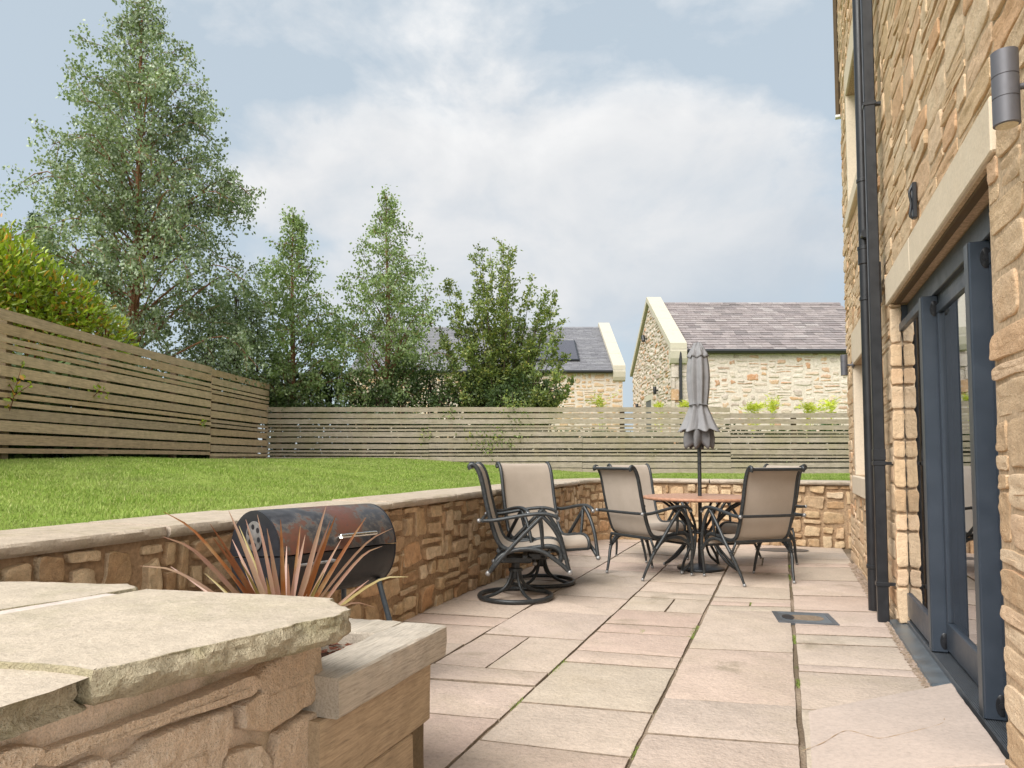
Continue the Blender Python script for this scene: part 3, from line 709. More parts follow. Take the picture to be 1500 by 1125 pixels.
# ------------------------------------------------------------------ retaining wall
CR = .55                      # radius of the rounded inner corner
SEG = [(WY - CR) - (-3.0), CR * math.pi / 2]
def wall_path(s):
    """point and inward normal along the garden wall: up the left side, round the corner, along the back"""
    s = np.asarray(s, float); a = np.clip((s - SEG[0]) / CR, 0, math.pi / 2)
    x = np.where(s < SEG[0], WX, np.where(s < SEG[0] + SEG[1], WX + CR - CR * np.cos(a), WX + CR + (s - SEG[0] - SEG[1])))
    y = np.where(s < SEG[0], -3.0 + s, np.where(s < SEG[0] + SEG[1], WY - CR + CR * np.sin(a), WY))
    return x, y, np.cos(a), -np.sin(a)
def wall_map(u, v, n):
    x, y, nx, ny = wall_path(u); return np.c_[x + nx * n, y + ny * n, v]
S_END = SEG[0] + SEG[1] + (2.3 - WX - CR)
CZ0, CZ1 = .768, .815
def coping_strip(s0, s1, mapf, w0, w1, z0, z1, seed, mat, name, parent, rough=.012, step=.016):
    """one rock-faced slab lying along a path: mapf(s, across, z)"""
    n = max(6, int((s1 - s0) / step)); S = np.linspace(s0, s1, n); h = z1 - z0
    prof = [(w1, z0, 0), (w1, z1, 0), (w0 + .03, z1, .15), (w0 + .006, z1 - .002, .6), (w0 - .004, z1 - .25 * h, 1), (w0 - .006, z1 - .5 * h, 1), (w0 - .002, z1 - .75 * h, 1), (w0 + .012, z0, .8)]
    m = len(prof); U = []; Vv = []; Z = []
    for (w, z, k) in prof:
        q = np.c_[S * 7, np.full(n, z * 30), np.full(n, seed * 1.3)]; nz = fbm(q, seed, 3); q2 = np.c_[S * 1.6, np.full(n, 0), np.full(n, seed * 2.1)]
        e = np.minimum(1, np.minimum(S - s0, s1 - S) / .02); rnd = (1 - e) * .008
        U.append(S); Vv.append(w - k * (rough * nz + .014 * fbm(q2, 7, 2)) + k * rnd); Z.append(np.full(n, z) + k * .004 * nz + (.003 * fbm(np.c_[S * 2.2, S * 0 + w, S * 0 + seed], 31, 2) if z > z0 + .9 * h else 0))
    V = mapf(np.concatenate(U), np.concatenate(Vv), np.concatenate(Z)); F = []
    for a in range(m):
        b = (a + 1) % m
        for k in range(n - 1): F.append((a * n + k, a * n + k + 1, b * n + k + 1, b * n + k))
    F.append(tuple(a * n for a in range(m))[::-1][::-1]); F.append(tuple(a * n + n - 1 for a in range(m))[::-1])
    o = raw_mesh(name, V, F, mat, parent, True, 32)
    bm = bmesh.new(); bm.from_mesh(o.data); bmesh.ops.recalc_face_normals(bm, faces=bm.faces); bm.to_mesh(o.data); bm.free()
    return o
def make_retaining_wall():
    t = thing('retaining_wall', 'low curved retaining wall of brown rubble stone holding up the lawn', 'wall', (WX, 5, 0))
    core = MB(); ss = np.r_[np.linspace(0, SEG[0], 12), np.linspace(SEG[0], SEG[0] + SEG[1], 10)[1:], S_END]
    for a, b in zip(ss[:-1], ss[1:]):
        P = wall_map(np.array([a, b, b, a]), np.array([-.05, -.05, CZ0, CZ0]), np.full(4, -.004)); core.quad(*P)
    core.build('mortar', M['wall_mortar'], t)
    rng = random.Random(12); st = Stones()
    us = [0.0]
    while us[-1] < S_END - .05: us.append(us[-1] + rng.uniform(.05, .085))
    us.append(S_END); vs = list(np.linspace(-.02, CZ0 - .004, 14))
    # only the stretch the garden shows, from a little before the camera
    us = [u for u in us if u >= 1.5]
    st.rubble(rng, us, vs, wall_map, lambda r, h: r.choice([1, 2, 2, 3, 3, 4]) if h > 1 else r.choice([2, 3, 3, 4]), lambda r: r.choice([1, 2, 2, 2, 3, 3, 4]), .012, .024, .011, .010, .03, .5, None, .016, tilt=.14)
    st.build('stonework', M['wall_stone'], t, 34)
    cr = random.Random(5); s = 1.2; k = 0
    def cmap(s_, w, z):
        x, y, nx, ny = wall_path(s_); return np.c_[x - nx * w, y - ny * w, z]
    while s < S_END:
        L = cr.uniform(.75, 1.15)
        if SEG[0] - .3 < s < SEG[0] + SEG[1]: L = cr.uniform(.4, .55)
        e = min(s + L, S_END); ov = cr.uniform(-.008, .008)
        coping_strip(s + .006, e - .006, cmap, -.045 + ov, .43 + cr.uniform(-.015, .015), CZ0, CZ1 + cr.uniform(-.004, .006), k + 3, M['coping'], 'coping_stone', t)
        s = e; k += 1
    j = MB(); ss = np.linspace(1.2, S_END, 60)
    for a, b in zip(ss[:-1], ss[1:]):
        P = np.vstack([cmap(np.array([a, b]), np.array([-.01, -.01]), np.array([CZ1 - .006] * 2)), cmap(np.array([b, a]), np.array([.40, .40]), np.array([CZ1 - .006] * 2))])
        j.quad(*P)
    j.build('coping_bed', M['mortar_white'], t)
make_retaining_wall()

# ------------------------------------------------------------------ foreground wall end with thick coping, timber planter
def rock_slab(P, z0, z1, name, mat, parent, rough=.012, seed=0, step=.007, rockedges=None, dip=0):
    P = np.array(P, float); n = len(P); out = []; rk = []; nrm = []
    for q in range(n):
        p, r_ = P[q], P[(q + 1) % n]; L = np.linalg.norm(r_ - p); m = max(2, int(L / step)); nr = np.array([r_[1] - p[1], p[0] - r_[0]]) / L
        for t in np.arange(m) / m: out.append(p + (r_ - p) * t); rk.append(1 if rockedges is None or q in rockedges else .25); nrm.append(nr)
    out = np.array(out); rk = np.array(rk); nrm = np.array(nrm); m = len(out)
    for _ in range(2): nrm = (np.roll(nrm, 1, 0) + nrm + np.roll(nrm, -1, 0)); nrm /= np.linalg.norm(nrm, axis=1)[:, None]
    h = z1 - z0; V = []; F = []
    lv = [(-.012, z0, 1), (.0, z0 + .12 * h, 1), (.006, z0 + .3 * h, 1), (.008, z0 + .5 * h, 1), (.006, z0 + .66 * h, 1), (.003, z0 + .8 * h, 1), (-.001, z0 + .92 * h, 1), (-.004, z1 - .001, .9), (-.007, z1, .85), (-.03, z1, .2)]
    c = out.mean(0)
    for i, (o_, z, k) in enumerate(lv):
        q = np.c_[out * 11, np.full(m, z * 34)]; nz = fbm(q, 40 + seed, 3); q2 = np.c_[out * 4, np.full(m, seed)]; n2 = fbm(q2, 50 + seed, 2)
        cr = np.abs(fbm(np.c_[out * 20, np.full(m, z * 55)], 60 + seed, 2))
        ch = np.abs(fbm(np.c_[out * 38, np.full(m, z * 80 + 3)], 90 + seed, 2)); off = o_ * (.4 + .6 * rk) + rk * k * (rough * 1.2 * nz - rough * 1.2 * cr - rough * .8 * ch + .006 * n2)
        X = out + nrm * off[:, None]
        zz = np.full(m, z) + rk * k * .004 * n2 + (.003 * fbm(np.c_[X * 5, X[:, :1] * 0], 66, 2) if i >= 6 else 0)
        V += [(a, b, d) for (a, b), d in zip(X, zz)]
    K = len(lv)
    for i in range(K - 1):
        for e in range(m): F.append((i * m + e, i * m + (e + 1) % m, (i + 1) * m + (e + 1) % m, (i + 1) * m + e))
    F.append(tuple((K - 1) * m + e for e in range(m))); F.append(tuple(range(m))[::-1])
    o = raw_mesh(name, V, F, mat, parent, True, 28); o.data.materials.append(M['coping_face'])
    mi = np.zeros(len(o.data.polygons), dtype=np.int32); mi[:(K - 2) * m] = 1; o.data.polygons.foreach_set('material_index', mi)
    return o
def make_front_wall():
    t = thing('stone_wall', 'thick foreground wall end of large sandstone blocks with wide pale coping', 'wall', (-1.6, 1.0, 0))
    FX = -1.185; z0, z1 = .668, .73
    core = MB(); core.box(-3.0, FX - .006, -1.2, 1.575, 0, z0 + .004); core.build('mortar', M['block_mortar'], t)
    st = Stones(); mf = lambda u, v, n: np.c_[FX + n, u, v]
    k = lambda x, y: tuple(at_x(x * .44, 680 + y * .44, FX)[1:])
    polys = [
        [(85, 990), (140, 945), (330, 880), (560, 795), (690, 735), (800, 690), (833, 715), (800, 765), (600, 832), (430, 892), (250, 955), (150, 1003)],
        [(800, 700), (900, 640), (1056, 585), (1058, 740), (1005, 800), (850, 885), (775, 878), (762, 800), (838, 745)],
        [(900, 893), (960, 845), (1035, 806), (1073, 835), (1088, 920), (1095, 1030), (885, 1030), (893, 950)],
        [(430, 950), (480, 905), (640, 840), (742, 800), (748, 880), (728, 960), (690, 1030), (330, 1060), (350, 1000)],
        [(705, 1040), (735, 965), (835, 925), (880, 975), (870, 1060), (720, 1090)],
        [(-60, 960), (40, 925), (105, 930), (115, 955), (60, 1005), (-60, 1050)],
        [(120, 1030), (320, 970), (340, 1000), (300, 1070), (120, 1110)],
        [(-120, 1080), (60, 1020), (105, 1040), (100, 1130), (-120, 1200)]]
    rng = random.Random(2)
    for i, P in enumerate(polys):
        Q = np.array([k(*p) for p in P])
        if (np.roll(Q[:, 0], -1) * Q[:, 1] - Q[:, 0] * np.roll(Q[:, 1], -1)).sum() > 0: Q = Q[::-1]
        # densify so that outlines stay irregular
        D = []
        for a, b in zip(Q, np.roll(Q, -1, axis=0)):
            for s in (.0, .2, .4, .6, .8): D.append(a + (b - a) * s)
        D = np.array(D); D = D + .004 * np.c_[fbm(np.c_[D * 25, D[:, :1] * 0], 3), fbm(np.c_[D * 25, D[:, :1] * 0 + 4], 3)]
        st.stone(D, mf, .030 if i else .030, .0075 if i else .004, .03, [(0, -.03), (0, .25), (.008, .6), (.024, .84), (.055, .96), (.12, 1.0), (.2, 1.0), (.3, 1.0), (.42, 1.0), (.56, 1.0), (.7, 1.0), (.84, 1.0)], 1, i + 5, .06, rng, (42, 42))
    r2 = random.Random(9)
    st.rubble(r2, list(np.linspace(-1.2, 1.56, 24)), [0, .09, .18, .27, .33], mf, lambda r, h: r.choice([2, 3]), lambda r: r.choice([1, 2]), .02, .045, .01, .01, .03, .5, None, .01, tilt=.15)
    st.rubble(r2, list(np.linspace(-1.2, .35, 14)), [.34, .42, .50, .58, .655], mf, lambda r, h: r.choice([2, 3]), lambda r: r.choice([1, 2]), .02, .045, .01, .01, .03, .5, None, .01, tilt=.15)
    st.build('stonework', M['block_stone'], t, 30)
    p = lambda x, y, z=z1: tuple(at_z(x, y, z)[:2])
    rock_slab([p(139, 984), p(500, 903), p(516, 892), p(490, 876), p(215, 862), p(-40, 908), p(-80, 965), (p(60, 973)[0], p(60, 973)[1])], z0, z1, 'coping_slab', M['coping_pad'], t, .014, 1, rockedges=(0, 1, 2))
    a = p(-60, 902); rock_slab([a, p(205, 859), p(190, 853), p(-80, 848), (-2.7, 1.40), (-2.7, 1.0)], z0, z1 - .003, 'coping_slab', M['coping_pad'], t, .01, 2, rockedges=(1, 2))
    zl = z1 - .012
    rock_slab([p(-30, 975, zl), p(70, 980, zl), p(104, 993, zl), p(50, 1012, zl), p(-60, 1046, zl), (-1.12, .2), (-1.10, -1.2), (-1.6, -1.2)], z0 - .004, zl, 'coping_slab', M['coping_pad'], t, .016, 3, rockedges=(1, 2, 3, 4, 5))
    f = MB(); f.prism([(-3, .915), (-1.20, .94), (-1.25, 1.5), (-3, 1.45)], z0 + .005, z1 - .005); f.prism([(-3, -1.2), (-1.17, -1.2), (-1.17, .925), (-3, .912)], z0 + .004, zl - .006); f.build('coping_mortar', M['mortar_white'], t)
make_front_wall()

def sleeper(mb, x0, x1, y0, y1, z0, z1, rng, seed, axis='y'):
    """sawn timber with slightly waney edges"""
    n = 26
    L0, L1 = (y0, y1) if axis == 'y' else (x0, x1); A0, A1 = (x0, x1) if axis == 'y' else (y0, y1)
    S = np.linspace(L0, L1, n); b = .006; V = []; F = []
    prof = [(A0 + b, z0), (A1 - b, z0), (A1, z0 + b), (A1, (z0 + z1) / 2), (A1, z1 - b), (A1 - b, z1), ((A0 + A1) / 2, z1), (A0 + b, z1), (A0, z1 - b), (A0, z0 + b)]
    m = len(prof)
    for s in S:
        for a, z in prof:
            q = np.array([[s * 9, a * 14, z * 14 + seed]]); k = .0032 * fbm(q, 70, 2)[0]; k2 = .0028 * vnoise(np.array([[s * 45, a * 30, z * 30 + seed]]), 9)[0]
            aa = a + (k + k2) * (1 if a > (A0 + A1) / 2 else -1); zz = z + k2 + .002 * fbm(q + 3, 71, 2)[0]
            V.append((aa, s, zz) if axis == 'y' else (s, aa, zz))
    for i in range(n - 1):
        for k in range(m):
            f = (i * m + k, i * m + (k + 1) % m, (i + 1) * m + (k + 1) % m, (i + 1) * m + k); F.append(f if axis != 'y' else f[::-1])
    e0 = tuple(range(m)); e1 = tuple((n - 1) * m + k for k in range(m)); F += [e0, e1[::-1]] if axis == 'y' else [e0[::-1], e1]
    mb.add(V, F)
def make_planter():
    t = thing('timber_planter', 'square raised planter of weathered oak sleepers beside the foreground wall', 'planter', (-1.5, 1.95, 0))
    rng = random.Random(6); xr = -1.085; y0, y1 = 1.60, 2.245; zt = .53; th = .105
    def one(name, mat, *a, axis='y', seed=0):
        mb = MB(); sleeper(mb, *a, rng, seed, axis); return mb.build(name, mat, t, smooth=40)
    one('top_sleeper', M['sleeper_top'], xr - .165, xr, y0 + .01, y1, zt - th, zt, seed=1)
    one('top_sleeper', M['sleeper_top'], -2.06, xr - .168, y1 - .185, y1 - .002, zt - th, zt - .002, axis='x', seed=2)
    one('top_sleeper', M['sleeper_top'], -2.06, xr - .168, y0 + .0, y0 + .06, zt - th, zt - .004, axis='x', seed=3)
    sx = xr - .035
    one('side_board', M['sleeper_side'], sx - .1, sx, y0 - .02, y1 - .05, zt - th - .20, zt - th - .003, seed=4)
    one('side_board', M['sleeper_side'], sx - .105, sx - .004, y0 - .02, y1 - .16, .0, zt - th - .203, seed=5)
    one('corner_post', M['post'], sx - .10, sx - .018, y1 - .155, y1 - .06, 0, zt - th - .203, seed=6)
    one('back_board', M['sleeper_side'], -2.05, sx - .103, y1 - .16, y1 - .055, .2, zt - th - .002, axis='x', seed=7)
    one('back_board', M['sleeper_side'], -2.05, sx - .103, y1 - .16, y1 - .057, .0, .198, axis='x', seed=8)
    one('left_board', M['sleeper_side'], -2.16, -2.06, y0, y1 - .03, .0, zt - .01, seed=9)
    s = MB(); nx, ny = 26, 22; V = []; 
    for j in range(ny):
        for i in range(nx):
            x = -2.06 + (xr - .165 + 2.06) * i / (nx - 1); y = y0 + .06 + (y1 - .24 - y0) * j / (ny - 1) * 1.0
            V.append((x, y, zt - .07 + .018 * fbm(np.array([[x * 22, y * 22, 0]]), 5)[0]))
    s.add(V, [(j * nx + i, j * nx + i + 1, (j + 1) * nx + i + 1, (j + 1) * nx + i) for j in range(ny - 1) for i in range(nx - 1)])
    s.build('soil', M['soil'], t, smooth=180)
    g = MB(); r = random.Random(3)
    for _ in range(900):
        x, y = r.uniform(-2.0, xr - .175), r.uniform(y0 + .07, y1 - .19); a = r.uniform(0, 6.28); L = r.uniform(.006, .022); w = r.uniform(.003, .008); z = zt - .055 + r.uniform(0, .015)
        c, s_ = math.cos(a), math.sin(a); tz = r.uniform(-.006, .008)
        g.add([(x - c * L, y - s_ * L, z), (x + s_ * w, y - c * w, z + .004), (x + c * L, y + s_ * L, z + tz), (x - s_ * w, y + c * w, z + .003)], [(0, 1, 2, 3)])
    o = g.build('bark_chips', M['twig_red'], t); o['kind'] = 'stuff'
make_planter()

def make_cordyline():
    bx, by, bz = -1.50, 1.93, .455
    t = thing('cordyline', 'spiky bronze and pink cordyline growing in the timber planter', 'plant', (bx, by, bz))
    def strap(mb, px, py, D, w, droop=.0, seed=0):
        tip = at(px, py, D); b = np.array([bx, by, bz]) + np.array([random.Random(seed).uniform(-.025, .025), random.Random(seed + 1).uniform(-.02, .02), 0])
        d = tip - b; L = np.linalg.norm(d[:2]); mid = b + d * .5 + np.array([0, 0, droop])
        P = spline([b, b + (mid - b) * .5 + np.array([0, 0, droop * .25]), mid, mid + (tip - mid) * .55 + np.array([0, 0, droop * .4]), tip], 12)
        T = P[-1] - P[0]; T /= np.linalg.norm(T)
        view = b - _C; side = np.cross(T, view); side /= np.linalg.norm(side); ra = random.Random(seed + 9).uniform(-.7, .7)
        nrm = np.cross(side, T); side = side * math.cos(ra) + nrm * math.sin(ra); nrm = np.cross(side, T)
        V = []; 
        for i, p in enumerate(P):
            u = i / 11; ww = w * (.55 + .9 * u if u < .45 else .955 * (1 - ((u - .45) / .55) ** 1.6)) * .5 + .0006
            V += [p - side * ww, p + nrm * ww * .35, p + side * ww]
        F = []
        for i in range(11):
            a = i * 3; F += [(a, a + 1, a + 4, a + 3), (a + 1, a + 2, a + 5, a + 4)]
        mb.add(V, F)
    D0 = 2.33
    L = [(335, 748, 2.25, .030), (360, 761, 2.3, .030), (377, 754, 2.35, .028), (411, 761, 2.3, .027), (447, 784, 2.35, .027), (478, 740, 2.3, .032), (492, 755, 2.25, .034), (536, 758, 2.4, .026), (391, 774, 2.2, .026), (484, 762, 2.45, .028),
         (308, 768, 2.2, .025), (280, 804, 2.15, .030), (240, 750, 2.3, .022), (238, 786, 2.1, .026), (205, 829, 2.15, .018), (310, 785, 2.15, .028), (575, 774, 2.4, .017), (598, 845, 2.25, .019), (540, 850, 2.2, .017), (475, 838, 2.15, .024), (422, 826, 2.15, .026), (432, 832, 2.2, .022), (395, 795, 2.4, .026), (340, 790, 2.4, .026), (352, 822, 2.1, .026), (550, 890, 2.15, .015), (420, 800, 2.5, .024), (460, 800, 2.5, .026), (250, 830, 2.5, .02), (390, 846, 2.05, .028), (300, 840, 2.55, .02), (560, 800, 2.7, .02), (500, 790, 2.7, .024), (350, 770, 2.65, .024), (440, 770, 2.6, .024), (215, 870, 2.4, .018), (330, 830, 1.95, .026), (450, 870, 1.98, .024)]
    mb = MB()
    for i, (px, py, D, w) in enumerate(L): strap(mb, px, py, D, w * .55, .012 + (.05 if px > 540 or px < 250 else 0), i * 7)
    mb.build('leaves', M['cordyline'], t, smooth=180)
    s = MB(); s.tube([(bx, by, bz - .03), (bx + .005, by, bz + .05)], [.03, .022], 10); s.build('stem', M['bark_dark'], t, smooth=60)
make_cordyline()

# ------------------------------------------------------------------ barrel barbecue
def make_bbq():
    A = np.array([-2.13, 2.52, .675]); B = np.array([-1.93, 3.11, .68]); ax = (B - A); Ln = np.linalg.norm(ax[:2]); ax = np.array([ax[0], ax[1], 0]) / Ln
    rz = math.atan2(ax[1], ax[0]); Rr = .2
    t = thing('barrel_barbecue', 'black oil drum barbecue with rusty lid against the garden wall', 'barbecue', ((A[0] + B[0]) / 2, (A[1] + B[1]) / 2, 0), rz)
    # local frame: x along the drum, -y towards the patio, z up
    zc = .675; h = Ln / 2
    def shell(a0, a1, x0, x1, r, thick=.004, nseg=28):
        mb = MB(); V = []; F = []; an = np.linspace(a0, a1, nseg); xs = [x0, x0 + .012, (2 * x0 + x1) / 3, (x0 + 2 * x1) / 3, x1 - .012, x1]
        for rr in (r, r - thick):
            for x in xs:
                for a in an:
                    e = .004 if x in (x0, x1) else 0; V.append((x, (rr - e) * math.cos(a), zc + (rr - e) * math.sin(a)))
        nx = len(xs); K = nx * nseg
        for i in range(nx - 1):
            for j in range(nseg - 1):
                q = (i * nseg + j, (i + 1) * nseg + j, (i + 1) * nseg + j + 1, i * nseg + j + 1); F.append(q); F.append(tuple(K + k for k in q[::-1]))
        for j in (0, nseg - 1):
            for i in range(nx - 1): F.append((i * nseg + j, (i + 1) * nseg + j, K + (i + 1) * nseg + j, K + i * nseg + j))
        mb.add(V, F); return mb
    g = .006; tl = R(6)
    lid = shell(0 - tl + .03, math.pi - tl, -h, h, Rr).build('lid', M['drum_lid'], t, False, 50)
    body = shell(math.pi - tl + .03, 2 * math.pi - tl, -h, h, Rr - .003).build('body', M['drum_body'], t, False, 50)
    def halfdisc(a0, a1, x, r, sgn):
        mb = MB(); an = np.linspace(a0, a1, 28); V = [(x + sgn * .003, r * math.cos(a), zc + r * math.sin(a)) for a in an] + [(x - sgn * .003, r * math.cos(a), zc + r * math.sin(a)) for a in an]
        n = 28; F = [tuple(range(n)), tuple(range(2 * n - 1, n - 1, -1))] + [(i, i + 1, n + i + 1, n + i) for i in range(n - 1)] + [(n - 1, 0, n, 2 * n - 1)]
        mb.add(V, F); return mb
    for x, s in ((-h, -1), (h, 1)):
        halfdisc(-tl + .03, math.pi - tl, x, Rr - .001, s).build('lid_end', M['drum_end'], lid, False)
        halfdisc(math.pi - tl + .03, 2 * math.pi - tl, x, Rr - .004, s).build('body_end', M['drum_end'], body, False)
    # vent plate with holes on the near end of the lid
    X = Matrix.Translation((-h - .006, -.005, zc + .090)) @ Matrix.Rotation(R(-90), 4, 'Y')
    v = MB(); v.lathe([(.064, 0), (.064, .003), (.060, .0045), (.001, .0045)], 36, M=X); vp = v.build('vent_plate', M['vent'], lid, False, 40)
    hl = MB()
    for k in range(6):
        a = k * math.pi / 3 + .2; hl.lathe([(.0115, .0046), (.0115, .0056), (.001, .0056)], 18, (.04 * math.cos(a), .04 * math.sin(a), 0), M=X)
    hl.build('vent_hole', M['black_plastic'], lid, False)
    def rail(name, x0, x1, a, r, parent, out=.035, mat='chrome', rr=.008):
        mb = MB(); c = lambda x, o: (x, (r + o) * math.cos(a), zc + (r + o) * math.sin(a))
        mb.tube(spline([c(x0, -.005), c(x0, out * .8), c(x0 + .012, out), c(x1 - .012, out), c(x1, out * .8), c(x1, -.005)], 24), rr, 10)
        return mb.build(name, M[mat], parent, False, 60)
    rail('handle', .02, .20, R(-180 + 180 + 0) - tl + R(-0) + R(18) - R(0) if False else -R(180) + R(180) + R(17), Rr, lid) if False else None
    fa = lambda deg: -math.radians(0) + math.radians(deg)        # angle on the patio side
    # patio side is local -y: angle 180 degrees is +(-y)
    rail('handle', .015, .20, math.pi - R(26) , Rr, lid) if False else None
    return t, lid, body, rail, Rr, zc, h, tl
BBQ = make_bbq()
def finish_bbq():
    t, lid, body, rail, Rr, zc, h, tl = BBQ
    # the drum axis runs away from the camera, so the patio (+x world) is local -y: cos(angle) < 0
    rail('handle', -.02, .17, math.pi - R(20), Rr, lid, .032, 'chrome', .0105)
    rail('lip_handle', -.24, -.06, math.pi + R(6), Rr, body, .022, 'cap_metal', .006)
    for x in (-.2, .2):
        hg = MB(); hg.box(x - .02, x + .02, Rr - .004, Rr + .008, zc - .03, zc + .03, .002); hg.build('hinge', M['drum_end'], body, False)
    for sx in (-1, 1):
        for sy in (-1, 1):
            lg = MB(); lg.tube([(sx * (h - .05), sy * .13, zc - .15), (sx * (h + .04), sy * .25, .0)], .013, 12); lg.ball((sx * (h + .04), sy * .25, .012), .017, 10)
            lg.build('leg', M['leg_blue'], t, False, 50)
    sh = MB()
    for k in range(5):
        y = -.12 + k * .06; sh.tube([(-h + .02, y, .27), (h - .02, y, .27)], .005, 8)
    for x in (-h + .03, h - .03): sh.tube([(x, -.2, .27), (x, .2, .27)], .006, 8)
    sh.build('shelf', M['leg_blue'], t, False, 50)
finish_bbq()

# ------------------------------------------------------------------ house
def holes_wall(mb, us, vs, inhole, front, back):
    """wall sheet with openings: front(u, v), back(u, v) -> xyz; reveals are closed"""
    nu, nv = len(us) - 1, len(vs) - 1
    H = lambda i, j: i < 0 or j < 0 or i >= nu or j >= nv or inhole((us[i] + us[i + 1]) / 2, (vs[j] + vs[j + 1]) / 2)
    for j in range(nv):
        for i in range(nu):
            if H(i, j): continue
            u0, u1, v0, v1 = us[i], us[i + 1], vs[j], vs[j + 1]
            mb.quad(front(u0, v0), front(u1, v0), front(u1, v1), front(u0, v1)); mb.quad(back(u0, v1), back(u1, v1), back(u1, v0), back(u0, v0))
            if H(i - 1, j): mb.quad(front(u0, v1), back(u0, v1), back(u0, v0), front(u0, v0))
            if H(i + 1, j): mb.quad(front(u1, v0), back(u1, v0), back(u1, v1), front(u1, v1))
            if H(i, j - 1): mb.quad(front(u0, v0), back(u0, v0), back(u1, v0), front(u1, v0))
            if H(i, j + 1): mb.quad(front(u1, v1), back(u1, v1), back(u0, v1), front(u0, v1))
DY0, DY1, DZ1 = 2.91, 5.34, 2.13     # door opening
LZ1 = 2.335                          # top of its lintel
WIN = [(6.55, 8.0, .93, 2.03, 2.37, .74), (6.60, 8.05, 3.62, 4.83, 5.12, 3.47)]   # y0, y1, sill top, head, lintel top, sill bottom
def make_house():
    t = thing('stone_house', 'tall house wall of golden coursed stone with folding glass doors', 'house', (HX, 5, 0))
    def blocked(u, v, grow=0):
        if DY0 < u < DY1 and v < DZ1: return True
        return any(a < u < b and c < v < d for a, b, c, d, _, _ in WIN)
    core = MB(); us = sorted({HY0, HY1 - .03, DY0, DY1, *[w[0] for w in WIN], *[w[1] for w in WIN]}); vs = sorted({-.05, DZ1, 7.2, *[w[2] for w in WIN], *[w[3] for w in WIN]})
    holes_wall(core, us, vs, blocked, lambda u, v: (HX - .002, u, v), lambda u, v: (1.0, u, v)); core.build('wall', M['house_mortar'], t)
    rest = MB(); rest.box(1.0, 5.5, HY0, HY0 + .25, -.05, 7.2); rest.box(1.0, 5.5, HY1 - .28, HY1 - .03, -.05, 7.2); rest.box(5.25, 5.5, HY0 + .25, HY1 - .28, -.05, 7.2); rest.build('wall', M['house_mortar'], t)
    inn = MB(); inn.box(1.0, 5.25, HY0 + .25, HY1 - .28, .0, .05); inn.box(1.0, 5.25, HY0 + .25, HY1 - .28, 2.6, 2.8); inn.box(1.0, 5.25, HY0 + .25, HY1 - .28, 5.2, 5.4); inn.box(3.2, 3.3, HY0 + .25, HY1 - .28, .05, 2.6); inn.box(3.2, 3.3, HY0 + .25, HY1 - .28, 2.8, 5.2)
    inn.build('interior', M['dark_room'], t)
    rf = MB(); rf.prism([(0, 0)] * 0 or [(HX - .25, HY0 - .2), (5.8, HY0 - .2), (5.8, HY1 + .2), (HX - .25, HY1 + .2)], 7.2, 7.25)
    rr = MB(); y0, y1 = HY0 - .2, HY1 + .15; rr.add([(HX - .25, y0, 7.25), (HX - .25, y1, 7.25), (3.1, y0, 9.0), (3.1, y1, 9.0), (5.75, y0, 7.25), (5.75, y1, 7.25)], [(0, 2, 3, 1), (2, 4, 5, 3), (0, 4, 2), (1, 3, 5), (0, 1, 5, 4)])
    rr.build('roof', M['slate_grey'], t)
    # coursed stonework
    st = Stones(); rng = random.Random(21); mf = lambda u, v, n: np.c_[HX - n, u, v]
    def grid(a, b, step, fixed):
        out = []; F = sorted({a, b, *fixed})
        for p, q in zip(F[:-1], F[1:]):
            n = max(1, round((q - p) / step)); out += [p + (q - p) * k / n for k in range(n)]
        return out + [b]
    us = grid(HY0, HY1, .085, [DY0 - .13, DY0, DY1, DY1 + .09, *[w[0] - .13 for w in WIN], *[w[1] for w in WIN], *[w[1] + .0 for w in WIN]])
    vs = grid(-.03, 7.15, .062, [DZ1, LZ1, *[w[2] for w in WIN], *[w[3] for w in WIN], *[w[4] for w in WIN], *[w[5] for w in WIN]])
    def skip(u, v):
        if blocked(u, v): return True
        if DY0 - .13 < u < DY1 + .09 and DZ1 < v < LZ1: return True
        return any(a - .13 < u < b + .0 and (d < v < e or g < v < c) for a, b, c, d, e, g in WIN)
    # no two stones mirror: u runs away from the camera, v up, n out of the wall (-x)
    st.rubble(rng, us, vs, mf, lambda r, h: r.choice([3, 4, 5, 5, 6, 7, 8]) if h < 3 else r.choice([3, 4, 5]), lambda r: r.choice([1, 1, 1, 2, 2, 2, 3]), .008, .0095, .0035, .0075, .03, .25, skip, .006,
              [(0, -.03), (0, .35), (.015, .72), (.05, .92), (.16, 1.0), (.4, 1.0), (.72, 1.0)], tilt=.035, fq=(9, 30),
              edge_skirt=[(DY0, DY0, -.1, DZ1, .115), (DY1, DY1, -.1, DZ1, .115), (HY1, HY1, -.1, 8, .20)] + [(w[0], w[0], w[2], w[3], .1) for w in WIN])
    o = st.build('stonework', M['house_stone'], t, 34)
    bm = bmesh.new(); bm.from_mesh(o.data); bmesh.ops.reverse_faces(bm, faces=bm.faces); bm.to_mesh(o.data); bm.free()
    # quoin faces of the far door jamb
    q = Stones(); z = .02; mj = lambda u, v, n: np.c_[u, DY1 - n, v]
    while z < DZ1 - .02:
        h = rng.choice([.12, .16, .2, .24]); h = min(h, DZ1 - z); x1 = HX + .056
        e = .008
        P = []
        A = [(HX - .012, z + e), (x1, z + e), (x1, z + h - e), (HX - .012, z + h - e)]
        for a in range(4):
            p, r_ = np.array(A[a]), np.array(A[(a + 1) % 4])
            for s in (.1, .36, .64, .9): P.append(p + (r_ - p) * s + np.array([rng.uniform(-.004, .004), rng.uniform(-.004, .004)]))
        q.stone(P, mj, .022, .005, .02, None, 1, rng.randint(0, 99), .08, rng); z += h
    q.build('jamb_stones', M['house_stone'], t, 34)
